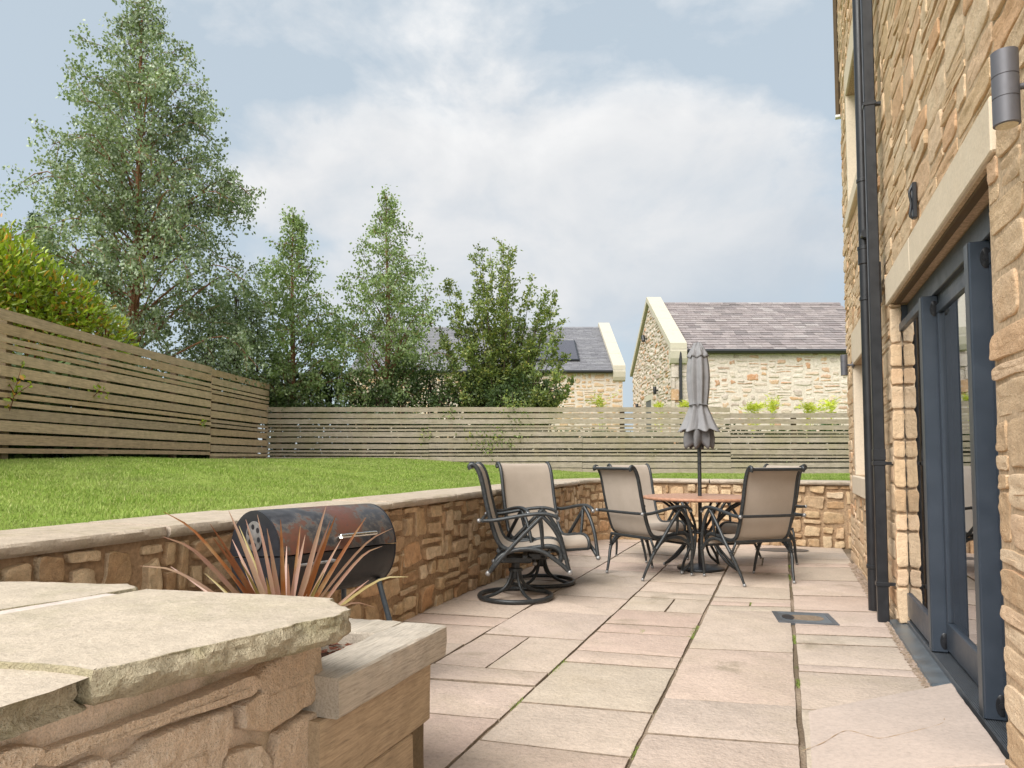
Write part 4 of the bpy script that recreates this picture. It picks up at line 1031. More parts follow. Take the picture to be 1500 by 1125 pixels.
    # lintels, sills, window surrounds
    l = MB(); l.box(HX - .022, HX + .16, DY0 - .125, DY1 - .9, DZ1 + .004, LZ1 - .008, .006); l.box(HX - .022, HX + .16, DY1 - .892, DY1 + .085, DZ1 + .004, LZ1 - .008, .006)
    l.build('lintel', M['cream'], t)
    ls = MB(); ls.box(HX + .012, HX + .05, DY0, DY1, DZ1 - .012, DZ1 + .003, .002); ls.build('lintel_angle', M['dark_brown'], t)
    for (a, b, c, d, e, g) in WIN:
        w = MB(); w.box(HX - .022, HX + .2, a - .12, b + .0, d + .004, e - .008, .006); w.build('lintel', M['cream'], t)
        s = MB(); s.box(HX - .045, HX + .2, a - .12, b + .0, g + .006, c - .004, .008); s.build('sill', M['cream'], t)
        j = MB(); j.box(HX - .018, HX + .16, b - .10, b - .002, c, d, .004); j.build('jamb', M['cream'], t)
        win = MB(); y0, y1 = a, b - .1
        for bx in ((y0, y0 + .06, c, d), (y1 - .06, y1, c, d), (y0 + .06, y1 - .06, c, c + .06), (y0 + .06, y1 - .06, d - .06, d), ((y0 + y1) / 2 - .03, (y0 + y1) / 2 + .03, c + .06, d - .06)):
            win.box(HX + .13, HX + .19, *bx, .004)
        wf = win.build('window', M['frame_paint'], t)
        p = MB(); p.box(HX + .155, HX + .161, y0 + .05, y1 - .05, c + .05, d - .05); p.build('pane', M['glass'], wf)
    # folding glass doors
    gx = HX + .175
    fr = MB(); fr.box(HX + .058, HX + .22, DY1 - .014, DY1 - .002, .0, DZ1 - .014, .003); fr.build('door_frame', M['frame_paint'], t)
    fr = MB(); fr.box(HX + .115, HX + .22, DY0 + .002, DY0 + .035, .0, DZ1 - .014, .003); fr.build('door_frame', M['frame_grey'], t)
    FINS_ = [4.50]; hd = MB(); hd.box(HX + .09, HX + .22, DY0 + .035, DY1 - .035, DZ1 - .135, DZ1 - .014, .004); hd.box(HX + .118, HX + .22, DY0 + .035, FINS_[0], DZ1 - .19, DZ1 - .135); hd.build('door_head', M['frame_grey'], t)
    FINS = [4.50, 3.43]
    edges = [DY1 - .015] + FINS + [DY0 + .035]
    for k in range(3):
        y1_, y0_ = edges[k] - (.0 if k == 0 else .035), edges[k + 1] + (.035 if k < 2 else 0)
        leaf = MB(); zb, zt = .075, DZ1 - .19
        gx = HX + (.072 if k == 0 else .135); zt = DZ1 - (.14 if k == 0 else .19); sw_ = .012 if k == 0 else .045
        leaf.box(gx - .03, gx + .03, y0_, y1_, zb, zb + .15, .004); leaf.box(gx - .03, gx + .03, y0_, y1_, zt - .05, zt, .003)
        leaf.box(gx - (.012 if k == 0 else .03), gx + .03, y1_ - sw_, y1_, zb + .15, zt - .05, .003); leaf.box(gx - .03, gx + .03, y0_, y0_ + .045, zb + .15, zt - .05, .003)
        lf = leaf.build('door_leaf', M['frame_paint'], t)
        g = MB(); g.box(gx - .014, gx - .006, y0_ + .04, y1_ - sw_ + .005, zb + .145, zt - .045); g.build('pane', M['glass'], lf)
    gx = HX + .135
    for y in FINS:
        f = MB(); f.box(HX + .035, gx - .018, y - .034, y + .034, .058, DZ1 - .138, .006); fo = f.build('door_stile', M['frame_paint'], t)
        e = MB(); e.box(HX + .0315, HX + .0345, y - .03, y + .03, .062, DZ1 - .142); e.build('edge_strip', M['frame_grey'], fo)
        for z in (.12, DZ1 - .21):
            pv = MB(); X = Matrix.Translation((HX + .096, y - .034, z)) @ Matrix.Rotation(R(90), 4, 'X')
            pv.lathe([(.027, 0), (.027, .003), (.025, .005), (.001, .005)], 24, M=X @ Matrix.Diagonal((.8, 1.6, 1, 1))); pv.lathe([(.012, .004), (.012, .008), (.001, .009)], 14, M=X)
            pv.build('pivot', M['black_plastic'], fo, smooth=40)
    tr = MB(); tr.box(HX + .035, HX + .24, DY0 + .002, DY1 - .04, .0, .052, .003)
    for k in range(11): tr.box(HX + .036 + k * .0085, HX + .0405 + k * .0085, DY0 + .004, 4.46, .0515, .058, .001)
    tr.build('threshold', M['track'], t)
    fl = MB(); fl.add([(.645, 4.0, .004), (.652, 4.0, .018), (.735, 4.0, .026), (.735, 4.0, .004), (.645, 5.46, .004), (.652, 5.46, .018), (.735, 5.46, .026), (.735, 5.46, .004)], [(0, 1, 5, 4), (1, 2, 6, 5), (0, 4, 7, 3), (2, 3, 7, 6), (0, 3, 2, 1), (4, 5, 6, 7)])
    fl.add([(.650, 3.80, .004), (.657, 3.80, .012), (.735, 3.80, .021), (.735, 3.80, .004), (.650, 4.03, .004), (.657, 4.03, .012), (.735, 4.03, .021), (.735, 4.03, .004)], [(0, 1, 5, 4), (1, 2, 6, 5), (0, 4, 7, 3), (2, 3, 7, 6), (0, 3, 2, 1), (4, 5, 6, 7)])
    fl.build('door_flashing', M['zinc'], t)
    # rainwater pipes
    px = .615
    rp = MB(); rp.box(px - .035, px + .035, 5.42, 5.485, .0, 7.2, .006); rp = rp.build('downpipe', M['black_plastic'], t)
    for z in (.24, 1.05, 3.55):
        b = MB(); b.box(px - .041, px + .041, 5.414, 5.491, z, z + .028, .003); b.box(px + .041, HX + .02, 5.435, 5.47, z + .004, z + .024, .002); b.build('bracket', M['black_plastic'], rp)
    b = MB(); b.box(px - .039, px + .039, 5.416, 5.489, 1.085, 1.16, .003); b.build('socket', M['black_plastic'], rp)
    cp = MB(); cy = 5.83; cp.lathe([(.038, 0), (.038, 7.2)], 28, (.60, cy, 0)); cp = cp.build('downpipe', M['black_plastic'], t, smooth=40)
    for z in (.30, 2.26, 3.15):
        c = MB(); c.lathe([(.0385, 0), (.044, .004), (.044, .026), (.0385, .03)], 28, (.60, cy, z)); c.box(.645, HX + .02, cy - .015, cy + .015, z + .006, z + .024, .002); c.build('bracket', M['black_plastic'], cp, smooth=40)
    c = MB(); c.lathe([(.0385, 0), (.046, .006), (.046, .11), (.050, .113), (.050, .135), (.0385, .14)], 28, (.60, cy, 2.53)); c.tube([(.60, cy - .03, 2.74), (.60, cy - .10, 2.74)], .03, 16); c.build('socket', M['black_plastic'], cp, smooth=40)
    jb = MB(); jb.box(.60, .67, 5.52, 5.60, 2.18, 2.47, .004); jb.build('cable_box', M['grey_plastic'], t)
    hk = MB(); hk.box(HX - .034, HX - .012, 4.20, 4.245, 2.36, 2.55, .004); hk.tube(spline([(HX - .03, 4.22, 2.54), (HX - .045, 4.22, 2.50), (HX - .038, 4.22, 2.44), (HX - .045, 4.22, 2.38), (HX - .03, 4.22, 2.36)], 16), .007, 8); hk.build('wall_hook', M['black_plastic'], t)
    tp = MB(); tp.tube([(HX - .02, HY1 + .045, 5.03), (HX - .02, HY1 + .045, 7.2)], .032, 4); tp.build('vent_pipe', M['dark_brown'], t); 
    cl = MB(); cl.box(HX - .055, HX + .015, HY1 + .01, HY1 + .08, 5.0, 5.03, .003); cl.build('pipe_collar', M['white_frame'], t)
make_house()

def wall_lamp(x, y, z, label):
    t = thing('wall_lamp', label, 'wall lamp', (x, y, z), 0, 'cylinder wall lamps on the house')
    r = .033; b = MB(); b.lathe([(r - .004, -.105), (r, -.103), (r, -.032), (r - .0015, -.031), (r - .0015, -.029), (r, -.028), (r, .03), (r - .0015, .031), (r - .0015, .033), (r, .034), (r, .103), (r - .004, .105)], 32, (x, y, z)); b.build('body', M['lamp_grey'], t, smooth=40)
    l = MB(); l.lathe([(.001, -.106), (r - .006, -.106), (r - .006, -.1045)], 28, (x, y, z)); l.build('lens', M['lamp_lens'], t)
    a = MB(); a.cyl((x + r - .004, y, z), (HX - .012, y, z), .009, 14); X = Matrix.Translation((HX - .03, y, z)) @ Matrix.Rotation(R(90), 4, 'Y'); a.lathe([(.03, 0), (.03, .016), (.026, .02)], 24, M=X); a.build('arm', M['lamp_grey'], t, smooth=40)
p = at_x(1473, 130, .60); wall_lamp(p[0], p[1], p[2], 'grey cylinder wall lamp above the folding doors, nearest on the house')
p = at_x(1236.5, 535, .60); wall_lamp(p[0], p[1], p[2], 'small dark cylinder wall lamp at the far corner of the house')

# ------------------------------------------------------------------ chairs, table, parasol
def chair_parts(root, swivel):
    first = set(root.children)
    dz = .03 if swivel else 0; tl = .02 if swivel else 0
    prof = [(-.415, .985), (-.425, 1.005), (-.405, 1.02), (-.375, 1.0), (-.345, .945), (-.322, .86), (-.30, .75), (-.268, .62), (-.232, .50), (-.192, .415), (-.13, .378), (-.04, .378), (.06, .392), (.16, .405), (.225, .398), (.262, .37), (.272, .33), (.262, .295)]
    prof = [(y, z + dz) for y, z in prof]; P = spline([(0, y, z) for y, z in prof], 44)
    hw = .262
    b = MB(); V = []; F = []; nx = 7
    T = np.gradient(P, axis=0); T /= np.linalg.norm(T, axis=1)[:, None]
    for s in (0, 1):
        for i in range(len(P)):
            nrm = np.array([0, -T[i][2], T[i][1]])
            for k in range(nx):
                u = -1 + 2 * k / (nx - 1); sag = -.012 * (1 - u * u) * (1 if 8 < i < 40 else .3); q = P[i] + nrm * (sag - s * .004); V.append((u * hw * .985, q[1], q[2]))
    n = len(P); K = n * nx
    for i in range(n - 1):
        for k in range(nx - 1):
            q = (i * nx + k, i * nx + k + 1, (i + 1) * nx + k + 1, (i + 1) * nx + k); F.append(q); F.append(tuple(K + j for j in q[::-1]))
    for i in range(n - 1):
        for k in (0, nx - 1): F.append((i * nx + k, (i + 1) * nx + k, K + (i + 1) * nx + k, K + i * nx + k))
    b.add(V, F); b.build('sling', M['sling'], root, False, 60)
    r = MB()
    for s in (-1, 1): r.tube([(s * hw, p[1], p[2]) for p in P], .0155, 8, flat=1.2)
    r.tube([(-hw, P[2][1], P[2][2]), (hw, P[2][1], P[2][2])], .014, 8); r.tube([(-hw, P[-1][1], P[-1][2]), (hw, P[-1][1], P[-1][2])], .012, 8)
    r.tube([(-.285, -.205, .372 + dz), (.285, -.205, .372 + dz)], .014, 8); r.tube([(-.27, .18, .36 + dz), (.27, .18, .36 + dz)], .011, 8)
    r.build('seat_frame', M['chair_metal'], root, False, 60)
    bb = MB(); bb.tube(spline([(-.335, -.315, .60 + dz), (-.2, -.33, .60 + dz), (0, -.335, .60 + dz), (.2, -.33, .60 + dz), (.335, -.315, .60 + dz)], 14), .013, 8); bb.build('back_bar', M['chair_metal'], root, False, 60)
    for s in (-1, 1):
        X = s * .318
        a = MB(); a.tube(spline([(X, -.34, .60 + dz), (X, -.24, .602 + dz), (X * 1.01, -.10, .625 + dz), (X * 1.02, .04, .648 + dz), (X * 1.02, .15, .652 + dz), (X * 1.02, .225, .632 + dz), (X * 1.02, .245, .612 + dz)], 26), .019, 10, flat=.75)
        a.build('arm', M['chair_metal'], root, False, 60)
        L = MB()
        if swivel:
            L.tube(spline([(X, .13, .64 + dz), (X, .02, .53 + dz), (X, -.12, .385 + dz), (X * .99, -.27, .245)], 18), .0155, 8)
            L.tube(spline([(X, .12, .645 + dz), (X, .21, .545 + dz), (X, .275, .42 + dz), (X * .99, .325, .265)], 18), .0155, 8)
            L.tube(spline([(X * .99, -.265, .25), (X * .98, -.18, .35 + dz * .6), (X * .97, -.03, .40 + dz * .6), (X * .97, .12, .385 + dz * .6), (X * .98, .24, .33), (X * .99, .32, .262)], 24), .0165, 8)
            L.tube(spline([(X, .10, .635 + dz), (X * .93, .12, .52 + dz), (X * .86, .13, .40 + dz)], 12), .013, 8)
        else:
            L.tube(spline([(X, .13, .64), (X, .03, .53), (X, -.10, .37), (X * .97, -.19, .255), (X * .86, -.245, .12), (X * .80, -.285, .012)], 24), [.0155] * 15 + [.0150, .0145, .014, .0135, .013, .0125, .012, .0115, .011], 8)
            L.tube(spline([(X, .12, .645), (X, .205, .54), (X, .25, .40), (X * .98, .27, .27), (X * .90, .288, .13), (X * .85, .30, .012)], 24), [.0155] * 15 + [.0150, .0145, .014, .0135, .013, .0125, .012, .0115, .011], 8)
            L.tube(spline([(X * .97, -.185, .26), (X * .95, -.10, .335), (X * .94, .02, .372), (X * .94, .13, .365), (X * .95, .21, .325), (X * .97, .268, .262)], 22), .0145, 8)
            L.tube(spline([(X, .08, .635), (X * .95, .10, .52), (X * .88, .11, .40)], 12), .012, 8)
            L.tube(spline([(X * .97, -.185, .27), (X * .93, -.205, .33), (X * .86, -.205, .372)], 8), .011, 8)
            for (yy, k) in ((-.19, .97), (.27, .98)):
                for z in (.262, .284): L.lathe([(.012, -.007), (.021, -.003), (.021, .003), (.012, .007)], 12, (X * k, yy, z))
        L.build('arm_support', M['chair_metal'], root, False, 60)
        balls = [((X * .99, -.278, .238), .021), ((X * .99, .332, .25), .021)] if swivel else [((X * .80, -.285, .014), .0155), ((X * .85, .30, .014), .0155)]
        for p_, r_ in balls + [((X * 1.02, .245, .612 + dz), .018), ((X * 1.03, -.345, .60 + dz), .017)]:
            c = MB(); c.ball(p_, r_, 10); c.build('end_cap', M['cap_metal'], root, False, 60)
    if swivel:
        for o in set(root.children) - first: o.data.transform(Matrix.Translation((0, .085, 0)))
        m = MB(); m.box(-.11, .11, -.13, .13, .285, .335, .01); m.box(-.09, .09, .10, .20, .31, .36, .008); m.box(-.235, .235, -.10, -.06, .335, .365, .006); m.box(-.235, .235, .06, .10, .335, .365, .006); m.build('rocker_plate', M['chair_metal'], root, False)
        c = MB(); c.lathe([(.028, .15), (.034, .16), (.034, .21), (.055, .212), (.055, .232), (.034, .235), (.034, .29)], 24); c.build('column', M['chair_metal'], root, False, 40)
        g = MB(); g.tube([(.285 * math.cos(a), .285 * math.sin(a), .022) for a in np.linspace(0, 2 * math.pi, 48, endpoint=False)], .017, 10, closed=True)
        for k in range(4):
            a = k * math.pi / 2 + .5; ca, sa = math.cos(a), math.sin(a)
            g.tube(spline([(ca * r_, sa * r_, z) for r_, z in ((.036, .222), (.048, .16), (.085, .095), (.16, .05), (.278, .024))], 18), .013, 8)
        g.build('base_ring', M['chair_metal'], root, False, 60)
def facing(fx, fy): return math.atan2(-fx, fy)
sw = thing('swivel_chair', 'beige swivel chair seen from its side, nearest to the barbecue', 'chair', (-1.985, 5.35, .002), facing(.95, .31), 'swivel patio chairs by the wall')
chair_parts(sw, True)
c2 = copy_tree(sw); c2.location = (-2.0, 6.04, .002); c2.rotation_euler = (0, 0, facing(.76, -.65)); c2['label'] = 'beige swivel chair facing the camera, its back to the low wall'
dc = thing('dining_chair', 'beige sling dining chair with its back to us, left front of the table', 'chair', (-1.21, 6.85, .002), facing(.62, .78), 'sling dining chairs round the table')
chair_parts(dc, False)
for (x, y, fx, fy, lb) in ((-.30, 6.86, -.62, .78, 'beige sling dining chair with its back to us, right front of the table'),
                           (-1.38, 7.98, .72, -.69, 'beige sling dining chair facing us behind the left front chair'),
                           (-.26, 7.98, -.70, -.71, 'dining chair facing us, mostly hidden behind the right front chair')):
    c = copy_tree(dc); c.location = (x, y, .002); c.rotation_euler = (0, 0, facing(fx, fy)); c['label'] = lb
PX, PY = -.775, 7.36
def make_table():
    t = thing('patio_table', 'round terracotta topped patio table with curved black metal legs', 'table', (PX, PY, 0))
    r = .565; b = MB(); b.lathe([(.03, .69), (r - .03, .69), (r - .008, .694), (r, .702), (r, .712), (r - .006, .718), (r - .012, .716), (r - .018, .722), (r - .05, .7235), (.03, .7235)], 64, (PX, PY, 0)); b.build('tabletop', M['table'], t, smooth=35)
    rg = MB(); rg.tube([(PX + .10 * math.cos(a), PY + .10 * math.sin(a), .37) for a in np.linspace(0, 6.2832, 28, endpoint=False)], .014, 8, closed=True); rg.lathe([(.035, .35), (.10, .36), (.10, .38), (.035, .39)], 24, (PX, PY, 0)); rg.build('hub', M['chair_metal'], t, smooth=50)
    for k in range(4):
        a = R(70) + k * math.pi / 2; L = MB()
        for da, rr in ((-.13, .0135), (.13, .0135)):
            ca, sa = math.cos(a + da), math.sin(a + da); ci, si = math.cos(a), math.sin(a)
            L.tube(spline([(PX + ca * .44, PY + sa * .44, .688), (PX + ca * .30, PY + sa * .30, .60), (PX + ca * .17, PY + sa * .17, .47), (PX + ci * .105, PY + si * .105, .37), (PX + ca * .17, PY + sa * .17, .24), (PX + ca * .28, PY + sa * .28, .11), (PX + ci * .40, PY + si * .40, .016)], 36), rr, 8)
        L.build('leg', M['chair_metal'], t, smooth=50)
        f = MB(); f.ball((PX + math.cos(a) * .40, PY + math.sin(a) * .40, .018), .018, 10); f.build('foot_cap', M['cap_metal'], t, smooth=60)
make_table()
def make_parasol():
    t = thing('parasol', 'closed grey parasol standing through the round table', 'parasol', (PX, PY, 0))
    p = MB(); p.lathe([(.019, .05), (.019, 1.52)], 18, (PX, PY, 0)); p.build('pole', M['chair_metal'], t, smooth=40)
    rng = random.Random(4)
    def folded(prof, nf, amp, ph, thick=.004, seg=96, wob=0):
        V = []; F = []; n = len(prof)
        for (r, z, am) in prof:
            for k in range(seg):
                a = 2 * math.pi * k / seg; w = .5 + .5 * math.cos(nf * a + ph + .6 * math.sin(2 * a + ph)); w = w ** .8
                rr = r * (1 - am * w * (1 + .25 * math.sin(3 * a + ph * 2))); zz = z + (wob * (w - .5) if am > 0 else 0)
                V.append((PX + rr * math.cos(a), PY + rr * math.sin(a) * .95, zz))
        for i in range(n - 1):
            for k in range(seg): F.append((i * seg + k, i * seg + (k + 1) % seg, (i + 1) * seg + (k + 1) % seg, (i + 1) * seg + k))
        m = MB(); m.add(V, F); return m
    body = folded([(.215, 1.372, .30), (.205, 1.385, .32), (.165, 1.46, .36), (.125, 1.55, .38), (.095, 1.62, .30), (.092, 1.645, .25), (.100, 1.70, .30), (.112, 1.80, .30), (.118, 1.92, .28), (.112, 2.03, .26), (.095, 2.13, .26), (.07, 2.2, .3), (.03, 2.235, .1)], 8, .3, .4, wob=.03)
    cb = body.build('canopy', M['canopy'], t, smooth=180)
    sd = cb.modifiers.new('thick', 'SOLIDIFY'); sd.thickness = .004; sd.offset = -1
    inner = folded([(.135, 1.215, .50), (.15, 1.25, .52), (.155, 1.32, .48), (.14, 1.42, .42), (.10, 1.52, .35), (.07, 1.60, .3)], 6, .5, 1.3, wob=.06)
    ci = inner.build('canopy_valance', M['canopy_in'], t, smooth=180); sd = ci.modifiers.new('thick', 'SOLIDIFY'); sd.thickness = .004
    cap = folded([(.112, 2.112, .22), (.100, 2.135, .24), (.062, 2.20, .26), (.038, 2.245, .15), (.010, 2.262, 0)], 8, .2, .4, wob=-.02)
    cc = cap.build('vent_cap', M['canopy'], t, smooth=180); sd = cc.modifiers.new('thick', 'SOLIDIFY'); sd.thickness = .004
    tie = MB(); tie.tube([(PX + .091 * math.cos(a), PY + .088 * math.sin(a), 1.632 + .004 * math.sin(3 * a)) for a in np.linspace(0, 6.2832, 40, endpoint=False)], .013, 8, closed=True, flat=.3); tie.build('tie_band', M['canopy'], t, smooth=60)
    b = thing('weighted_stand', 'black round weighted stand holding the parasol pole under the table', 'parasol stand', (PX, PY, 0))
    d = MB(); d.lathe([(.225, .003), (.232, .012), (.228, .026), (.205, .034), (.12, .046), (.05, .056), (.03, .06)], 48, (PX, PY, 0)); d.build('weight', M['black_plastic'], b, smooth=40)
    s = MB(); s.lathe([(.027, .058), (.027, .30), (.022, .304)], 18, (PX, PY, 0)); s.cyl((PX + .02, PY, .24), (PX + .06, PY, .24), .008, 10); s.build('socket', M['black_plastic'], b, smooth=40)
make_parasol()

# ------------------------------------------------------------------ fences
def fence(A, B, ztop, seq, name, label, mat, seed, post_step=1.8, z_of=None, joints=()):
    A, B = np.array(A, float), np.array(B, float); d = B - A; Ln = np.linalg.norm(d); d /= Ln; n2 = np.array([d[1], -d[0]])     # n2 points to the camera side
    if n2 @ (-A) < 0: n2 = -n2
    t = thing(name, label, 'fence', (A[0], A[1], lawn_z(np.array([A[0]]), np.array([A[1]]))[0]))
    rng = random.Random(seed)
    cuts = sorted({0, Ln, *joints})
    for a, b in zip(cuts[:-1], cuts[1:]):
        mb = MB(); z = ztop(a) if callable(ztop) else ztop
        for (h, gap) in seq:
            ns = max(4, int((b - a) / .5)); ss = np.linspace(a + .0015, b - .0015, ns); jit = rng.uniform(-.003, .003); th = .018
            V = []; F = []; f1, f2 = rng.uniform(0, 9), rng.uniform(0, 9)
            for s in ss:
                sag = .004 * math.sin(s * .9 + f1) + jit; ou = .006 * math.sin(s * 1.1 + f2)
                p = A + d * s; q0 = p + n2 * (.03 + ou); q1 = p + n2 * (.03 + ou - th)
                V += [(q0[0], q0[1], z - h + sag), (q0[0], q0[1], z + sag), (q1[0], q1[1], z + sag), (q1[0], q1[1], z - h + sag)]
            for i in range(ns - 1):
                for k in range(4): F.append((i * 4 + k, i * 4 + (k + 1) % 4, (i + 1) * 4 + (k + 1) % 4, (i + 1) * 4 + k))
            F += [(0, 3, 2, 1), tuple((ns - 1) * 4 + k for k in range(4))]
            mb.add(V, F); z -= h + gap + rng.uniform(-.003, .003)
        o = mb.build('board_panel', mat, t, smooth=30)
        bm = bmesh.new(); bm.from_mesh(o.data); bmesh.ops.recalc_face_normals(bm, faces=bm.faces); bm.to_mesh(o.data); bm.free()
    s = .25
    while s < Ln:
        p = A + d * s - n2 * .045; zz = lawn_z(np.array([p[0]]), np.array([p[1]]))[0]; zt = (ztop(s) if callable(ztop) else ztop) - .02
        mb = MB(); X = Matrix.Translation((p[0], p[1], 0)) @ Matrix.Rotation(math.atan2(d[1], d[0]), 4, 'Z'); mb.box(-.045, .045, -.045, .045, zz - .1, zt, .004, X); mb.build('post', M['post'], t); s += post_step
    return t
W_, N_ = (.114, .029), (.055, .027)
fence(FL0, FL1, 2.685, [W_, W_, N_, N_, W_, W_, W_, N_, N_, W_, W_, W_, N_], 'slatted_fence', 'tall brown slatted fence along the left side, nearest section', M['fence_left'], 3)
fence(FL1 + np.array([-.002, .006]), FL2 + np.array([-.02, .05]), 2.655, [W_, W_, N_, N_, W_, W_, W_, N_, N_, W_, W_, W_, (.055, .02), (.05, .02)], 'slatted_fence', 'short brown slatted fence section at the back left corner', M['fence_left'], 4)
w_, n_ = (.097, .028), (.043, .026)
BLn = np.linalg.norm(FB1 - FB0)
fence(FB0 + np.array([.0, .0]), FB1, lambda s: 2.158 if s < 9.7 else 2.04, [w_, w_, w_, n_, n_, w_, w_, w_, n_, n_, w_, (.11, .008), (.11, .01)], 'slatted_fence', 'low grey weathered slatted fence across the back of the lawn', M['fence_back'], 5, joints=(3.4, 6.6, 9.7, 12.6))

# ------------------------------------------------------------------ barns
def local_frame(o, a):
    d = np.array([math.cos(a), math.sin(a), 0]); n = np.array([math.sin(a), -math.cos(a), 0]); return np.array([o[0], o[1], 0.]), d, n
def barn(name, label, corner, ang, Lx, depth, z0, eave, ridge, smat, rmat, seed, end_left, slate=(.36, .2), gable_stones=True):
    """long wall along +x of its frame facing the camera, gable at x=0 (end_left) or at x=Lx"""
    O, d, n = local_frame(corner, ang); b = -n
    P = lambda x, y, z: O + d * x + b * y + np.array([0, 0, z])
    t = thing(name, label, 'barn', tuple(O + np.array([0, 0, z0])))
    w = MB(); 
    def poly(*pts): w.add([P(*p) for p in pts], [tuple(range(len(pts)))])
    poly((0, 0, z0), (Lx, 0, z0), (Lx, 0, eave), (0, 0, eave)); poly((Lx, depth, z0), (0, depth, z0), (0, depth, eave), (Lx, depth, eave))
    for x, fl in ((0, 1), (Lx, 0)):
        g = [(x, depth, z0), (x, 0, z0), (x, 0, eave), (x, depth / 2, ridge), (x, depth, eave)]; poly(*(g if fl else g[::-1]))
    w.build('wall', M['barn_mortar'], t)
    rng = random.Random(seed); st = Stones()
    lev = [(0, -.02), (0, .3), (.12, .85), (.5, 1.0)]
    zlow = z0 + .6
    us = list(np.linspace(0, Lx, int(Lx / .125) + 1)); vs = list(np.linspace(zlow, eave - .03, int((eave - zlow) / .09) + 1))
    mf = lambda u, v, nn: O + np.outer(u, d) + np.outer(nn, n) + np.outer(v, [0, 0, 1])
    st.rubble(rng, us, vs, mf, lambda r, h: r.choice([2, 2, 3, 3, 4]), lambda r: r.choice([1, 1, 2, 2, 3]), .03, .012, .008, .008, .02, .8, None, .03, lev, .06, it=1)
    gx = 0 if end_left else Lx; sg = -1 if end_left else 1
    mg = lambda u, v, nn: O + np.outer(np.full(len(u), gx) + sg * nn, d) + np.outer(u, b) + np.outer(v, [0, 0, 1])
    roofz = lambda y: eave + (ridge - eave) * (1 - abs(y - depth / 2) / (depth / 2))
    us = list(np.linspace(0, depth, int(depth / .16) + 1)); vs = list(np.linspace(zlow, ridge, int((ridge - zlow) / .1) + 1))
    door = (3.3, 4.35, z0, z0 + 2.2)
    if gable_stones: st.rubble(rng, us, vs, mg, lambda r, h: r.choice([1, 2, 2, 3]), lambda r: r.choice([1, 1, 2, 2]), .03, .025, .012, .012, .02, .8, lambda u, v: v > roofz(u) - .12 or (door[0] - .2 < u < door[1] and v < door[3] + .18), .03, lev, .12)
    o = st.build('stonework', smat, t, 60)
    bm = bmesh.new(); bm.from_mesh(o.data); bmesh.ops.recalc_face_normals(bm, faces=bm.faces); bm.to_mesh(o.data); bm.free()
    # slates laid one by one on the side facing the garden, a plain sheet behind
    sl = math.hypot(depth / 2 + .12, ridge - eave + .1); run = depth / 2 + .12; rise = (ridge - eave) * run / (depth / 2)
    S = MB(); nc = int(sl / slate[1]); up = np.array([0, 0, 1.])
    dirs = b * (run / sl) * 1.0 + up * (rise / sl); nn = np.cross(d, dirs); nn /= np.linalg.norm(nn); nn = nn if nn[2] > 0 else -nn
    org = P(0, -.12, eave - rise + (ridge - eave) + .05) ; slp = math.hypot(run, rise)
    dirs = (b * run + up * rise) / slp; nc = int(slp / slate[1]); stp = slp / nc
    for c in range(nc):
        x = -.0 + (slate[0] / 2 if c % 2 else 0) - slate[0]
        while x < Lx:
            wdt = slate[0] * rng.uniform(.82, 1.18); x0, x1 = max(x, 0.02), min(x + wdt - .008, Lx - .02)
            if x1 - x0 > .04:
                lo = c * stp - .02 + rng.uniform(-.006, .006); hi = (c + 1) * stp + .04; lift = .026 + rng.uniform(-.003, .005); tw = rng.uniform(-.004, .004)
                q = lambda xx, s, h: org + d * xx + dirs * s + nn * h
                V = [q(x0, lo, lift + tw), q(x1, lo, lift - tw), q(x1, hi, .004), q(x0, hi, .004), q(x0, lo, lift - .016), q(x1, lo, lift - .016)]
                S.add(V, [(0, 1, 2, 3), (4, 5, 1, 0), (0, 3, 4), (1, 5, 2)])
            x += wdt
    e0, e1 = org, org + dirs * slp
    S.add([e0 - nn * .02, e0 + d * Lx - nn * .02, e1 + d * Lx - nn * .02, e1 - nn * .02], [(0, 1, 2, 3)])
    bk = P(0, depth + .12, eave - .04); S.add([e1, e1 + d * Lx, bk + d * Lx, bk], [(0, 1, 2, 3)])
    rf = S.build('roof', rmat, t)
    rd = MB(); x = 0
    while x < Lx:
        L = min(.45, Lx - x); a0 = e1 + d * (x + .005) ; a1 = e1 + d * (x + L - .005)
        rd.add([a0 - b * .13 - up * .04, a0 + up * .045, a0 + b * .13 - up * .04, a1 - b * .13 - up * .04, a1 + up * .05, a1 + b * .13 - up * .04], [(0, 3, 4, 1), (1, 4, 5, 2), (0, 1, 2), (3, 5, 4)]); x += L
    rd.build('ridge_tiles', rmat, rf)
    # raised stone coping on the gable with a kneeler at its foot
    xg0, xg1 = (-.10, .42) if end_left else (Lx - .42, Lx + .10)
    for side in (0, 1):
        y0, y1 = (-.16, depth / 2) if side == 0 else (depth + .16, depth / 2)
        a = P(0, y0, eave + .02 - .02); e = P(0, y1, ridge + .11); ns = 4
        for k in range(ns):
            p0 = a + (e - a) * (k / ns + .002); p1 = a + (e - a) * ((k + 1) / ns - .002); cp = MB(); V = []
            for pp in (p0, p1):
                for xx, hz in ((xg0, 0), (xg1, 0), (xg1, .19), (xg0, .19)): V.append(pp + d * xx + up * hz)
            cp.add(V, [(0, 1, 2, 3), (4, 7, 6, 5), (0, 4, 5, 1), (1, 5, 6, 2), (2, 6, 7, 3), (3, 7, 4, 0)])
            o = cp.build('gable_coping', M['barn_coping'], t)
            bm = bmesh.new(); bm.from_mesh(o.data); bmesh.ops.recalc_face_normals(bm, faces=bm.faces); bm.to_mesh(o.data); bm.free()
    kn = MB(); V = []; prof = [(-.16, .0), (-.17, -.06), (-.14, -.28), (-.08, -.42), (.0, -.46), (.12, -.46), (.12, .0)]
    for xx in (xg0, xg1): V += [P(xx, y, eave - .005 + z) for y, z in prof]
